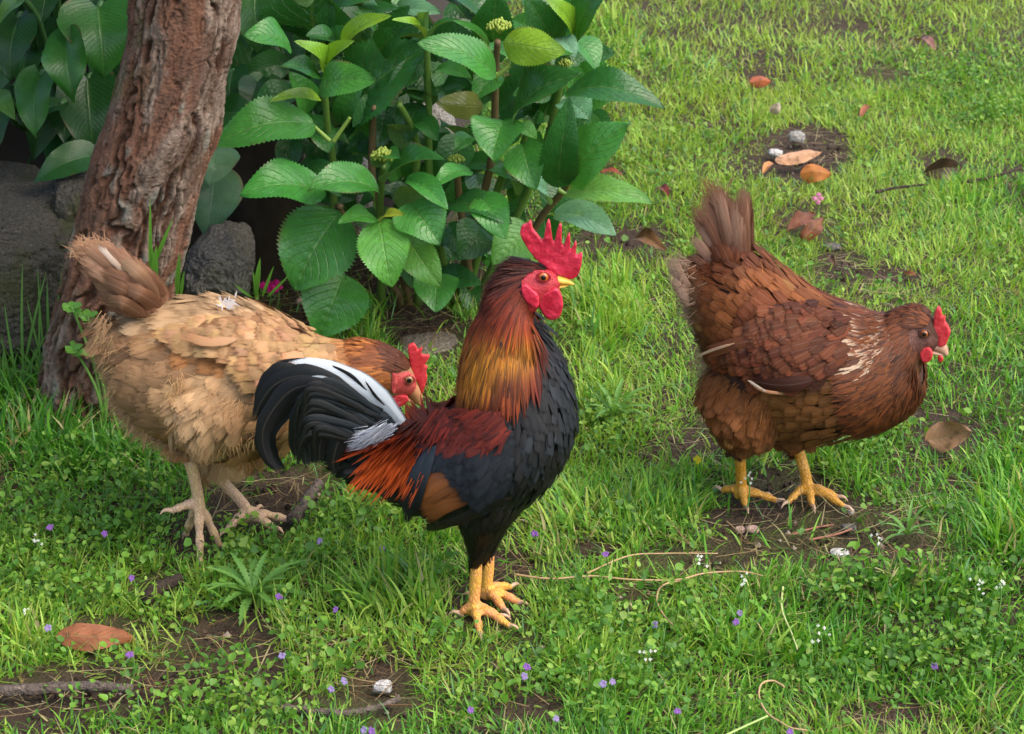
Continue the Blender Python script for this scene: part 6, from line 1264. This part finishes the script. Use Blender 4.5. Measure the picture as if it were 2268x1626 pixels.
for lf, s0, m in ((trunk, .45, 380), (thn, .1, 90)):                     # loose ruffled feathers lying over the rest
    S = RNG.uniform(s0, .95, m); TH = RNG.uniform(0, 2*np.pi, m); P, D, N = lf.frame(S, TH); u, v = fr.px(P); sz, c, so = buff_col(u, v, m)
    Vf, uvf = feathers(P+N*.003, D+DOWN*RNG.uniform(-.1, .45, (m, 1)), N, RNG.uniform(.030, .050, m), RNG.uniform(.018, .030, m), 'contour', RNG.uniform(.08, .22, m), RNG.uniform(.05, .18, m), .2, 8, 5, .35)
    B.add(Vf, uvf, (c*RNG.normal(1, .2, (m, 1)).clip(.6, 1.4))[:, None, None]*lerp(.8, 1.12, sstep(.3, 1, uvf[..., 1:2])))
B.build('body_feathers', M_fbuff, R)
Hk = Batch(); n = 4200; S = RNG.uniform(.06, .44, n); TH = RNG.uniform(0, 2*np.pi, n); P, D, N = trunk.frame(S, TH); u, v = fr.px(P); k = ~inpoly(u, v, SKW); P, D, N, S = P[k], D[k], N[k], S[k]; n = len(P); hs = np.clip((S-.06)/.25, 0, 1)
Vf, uvf = feathers(P+N*.002, D+DOWN*.12, N, .013+.020*hs, .0032+.0044*hs, 'lance', .15, .16, .25, 7, 3, .14); u, v = fr.px(Vf); um = u.mean((1, 2)); vm = v.mean((1, 2))
q = RNG.random((n, 1, 1, 1)); base = lerp(lin((116, 62, 28)), lin((176, 108, 50)), q*sstep(.2, .7, fbm(np.stack([um*.05, vm*.05, 0*um], -1), 2, 5))[:, None, None, None]*1.3)
base = np.where(((vm < 822) & (um > 850))[:, None, None, None], lerp(lin((78, 42, 26)), lin((100, 54, 30)), q), base); base = lerp(base, lin((206, 152, 92)), (sstep(770, 715, um)[:, None, None, None])*.8)
Hk.add(Vf, uvf, base*RNG.normal(1, .15, (n, 1, 1, 1)).clip(.6, 1.5)); Hk.build('hackle', M_fhackle, R)
B = Batch(); cA, cB = lin((138, 92, 66)), lin((178, 134, 104))
hen_fan(fr, B, (338, 684), [(226, 640), (198, 602), (176, 570), (162, 550), (182, 537), (206, 532), (228, 537), (252, 558)], 36, (.011, .020), cA, cB, .03, (2, -8))
hen_fan(fr, B, (330, 690), [(232, 672), (222, 640), (214, 600)], 12, (.013, .020), lin((110, 72, 48)), lin((150, 108, 80)), .045)
hen_fan(fr, B, (352, 672), [(262, 650), (262, 610), (270, 572), (300, 580)], 20, (.014, .022), cA, lin((176, 138, 104)), .045)
hen_tail(fr, B, [(318, 640, -.036), (262, 590, -.044), (214, 538, -.040)], .008, lin((180, 142, 112)), lin((214, 194, 176)), False)
B.build('tail', M_fytail, R)
def edge_hair(fr, H, edge, inn, outd, n, L, cols, offr, jit=20):
    E = catmull(np.array(edge, float), 300)[(RNG.random(n)*299).astype(int)]
    P = np.array([fr.P(a+RNG.normal(inn[0], 10), b+RNG.normal(inn[1], 10), RNG.uniform(*offr)) for a, b in E]); D = np.array([fr.P(a+outd[0]+RNG.normal(0, jit), b+outd[1]+RNG.normal(0, jit), 0) for a, b in E])-P
    Vf, uvf = feathers(P, nrm(D), np.tile(-fr.l, (n, 1)), RNG.uniform(.7, 1.2, n)*L, .0009, 'hair', .1, .12, .1, 5, 2, .3); H.add(Vf, uvf, hue(n, cols, .18)[:, None, None])
edge_hair(fr, H, [(218, 720), (222, 770), (248, 830), (258, 890), (290, 940), (335, 975), (390, 990)], (14, -10), (-34, 22), 1500, .018, lin((170, 134, 98)), (-.06, .05))
edge_hair(fr, H, [(480, 1015), (540, 1030), (600, 990)], (0, -14), (-6, 42), 500, .014, lin((170, 122, 76)), (-.05, .05))
edge_hair(fr, H, [(164, 548), (185, 536), (220, 533)], (14, 14), (-30, -22), 300, .012, lin((190, 146, 110)), (-.03, .03))
edge_hair(fr, H, [(390, 850), (374, 900), (390, 950), (430, 990), (480, 1000), (560, 970)], (10, -14), (-12, 34), 700, .013, lin((196, 154, 106)), (-.10, -.07))
n = 26; P = np.array([fr.P(505+RNG.normal(0, 8), 672+RNG.normal(0, 6), -.03) for _ in range(n)]); Vf, uvf = feathers(P, np.tile(np.array([.2, -.2, 1.0]), (n, 1)), np.tile(-fr.l, (n, 1)), RNG.uniform(.006, .011, n), .0022, 'lance', .2, .1, .1, 5, 2, 1.1); H.add(Vf, uvf, np.tile(lin((226, 214, 206)), (n, 1))[:, None, None])
H.build('fluff', M_fluff, R)
w1, w2 = lin((140, 99, 66)), lin((170, 130, 90))
QW = []
for i in range(22):
    q = i/21; a = RNG.uniform(.7, 1.12); QW.append(([(625-20*q+RNG.normal(0, 8), 774-50*q, .001-.001*q), (515+RNG.normal(0, 8), 780-54*q, -.004), (412-14*math.sin(q*9)+RNG.normal(0, 8), 800-66*q, .003)], RNG.uniform(.012, .018), w1*a, lerp(w1, w2, RNG.random())*a))
QW.append(([(520, 770, -.010), (460, 778, -.013), (400, 756, -.010)], .014, lin((178, 138, 102)), lin((160, 114, 76))))
CW = [(745, 770), (740, 850), (690, 900), (620, 880), (560, 830), (500, 780), (420, 770), (400, 740), (480, 715), (600, 705), (700, 735)]
SK = Skin(fr, [trunk, thn])
for s in (-1, 1): hen_wing(s, QW, CW, .010, lambda u, v, n: (1, hue(n, lin((170, 132, 91)), .16), 0), M_fbuff, .030, .020, (-90, 10), 765)
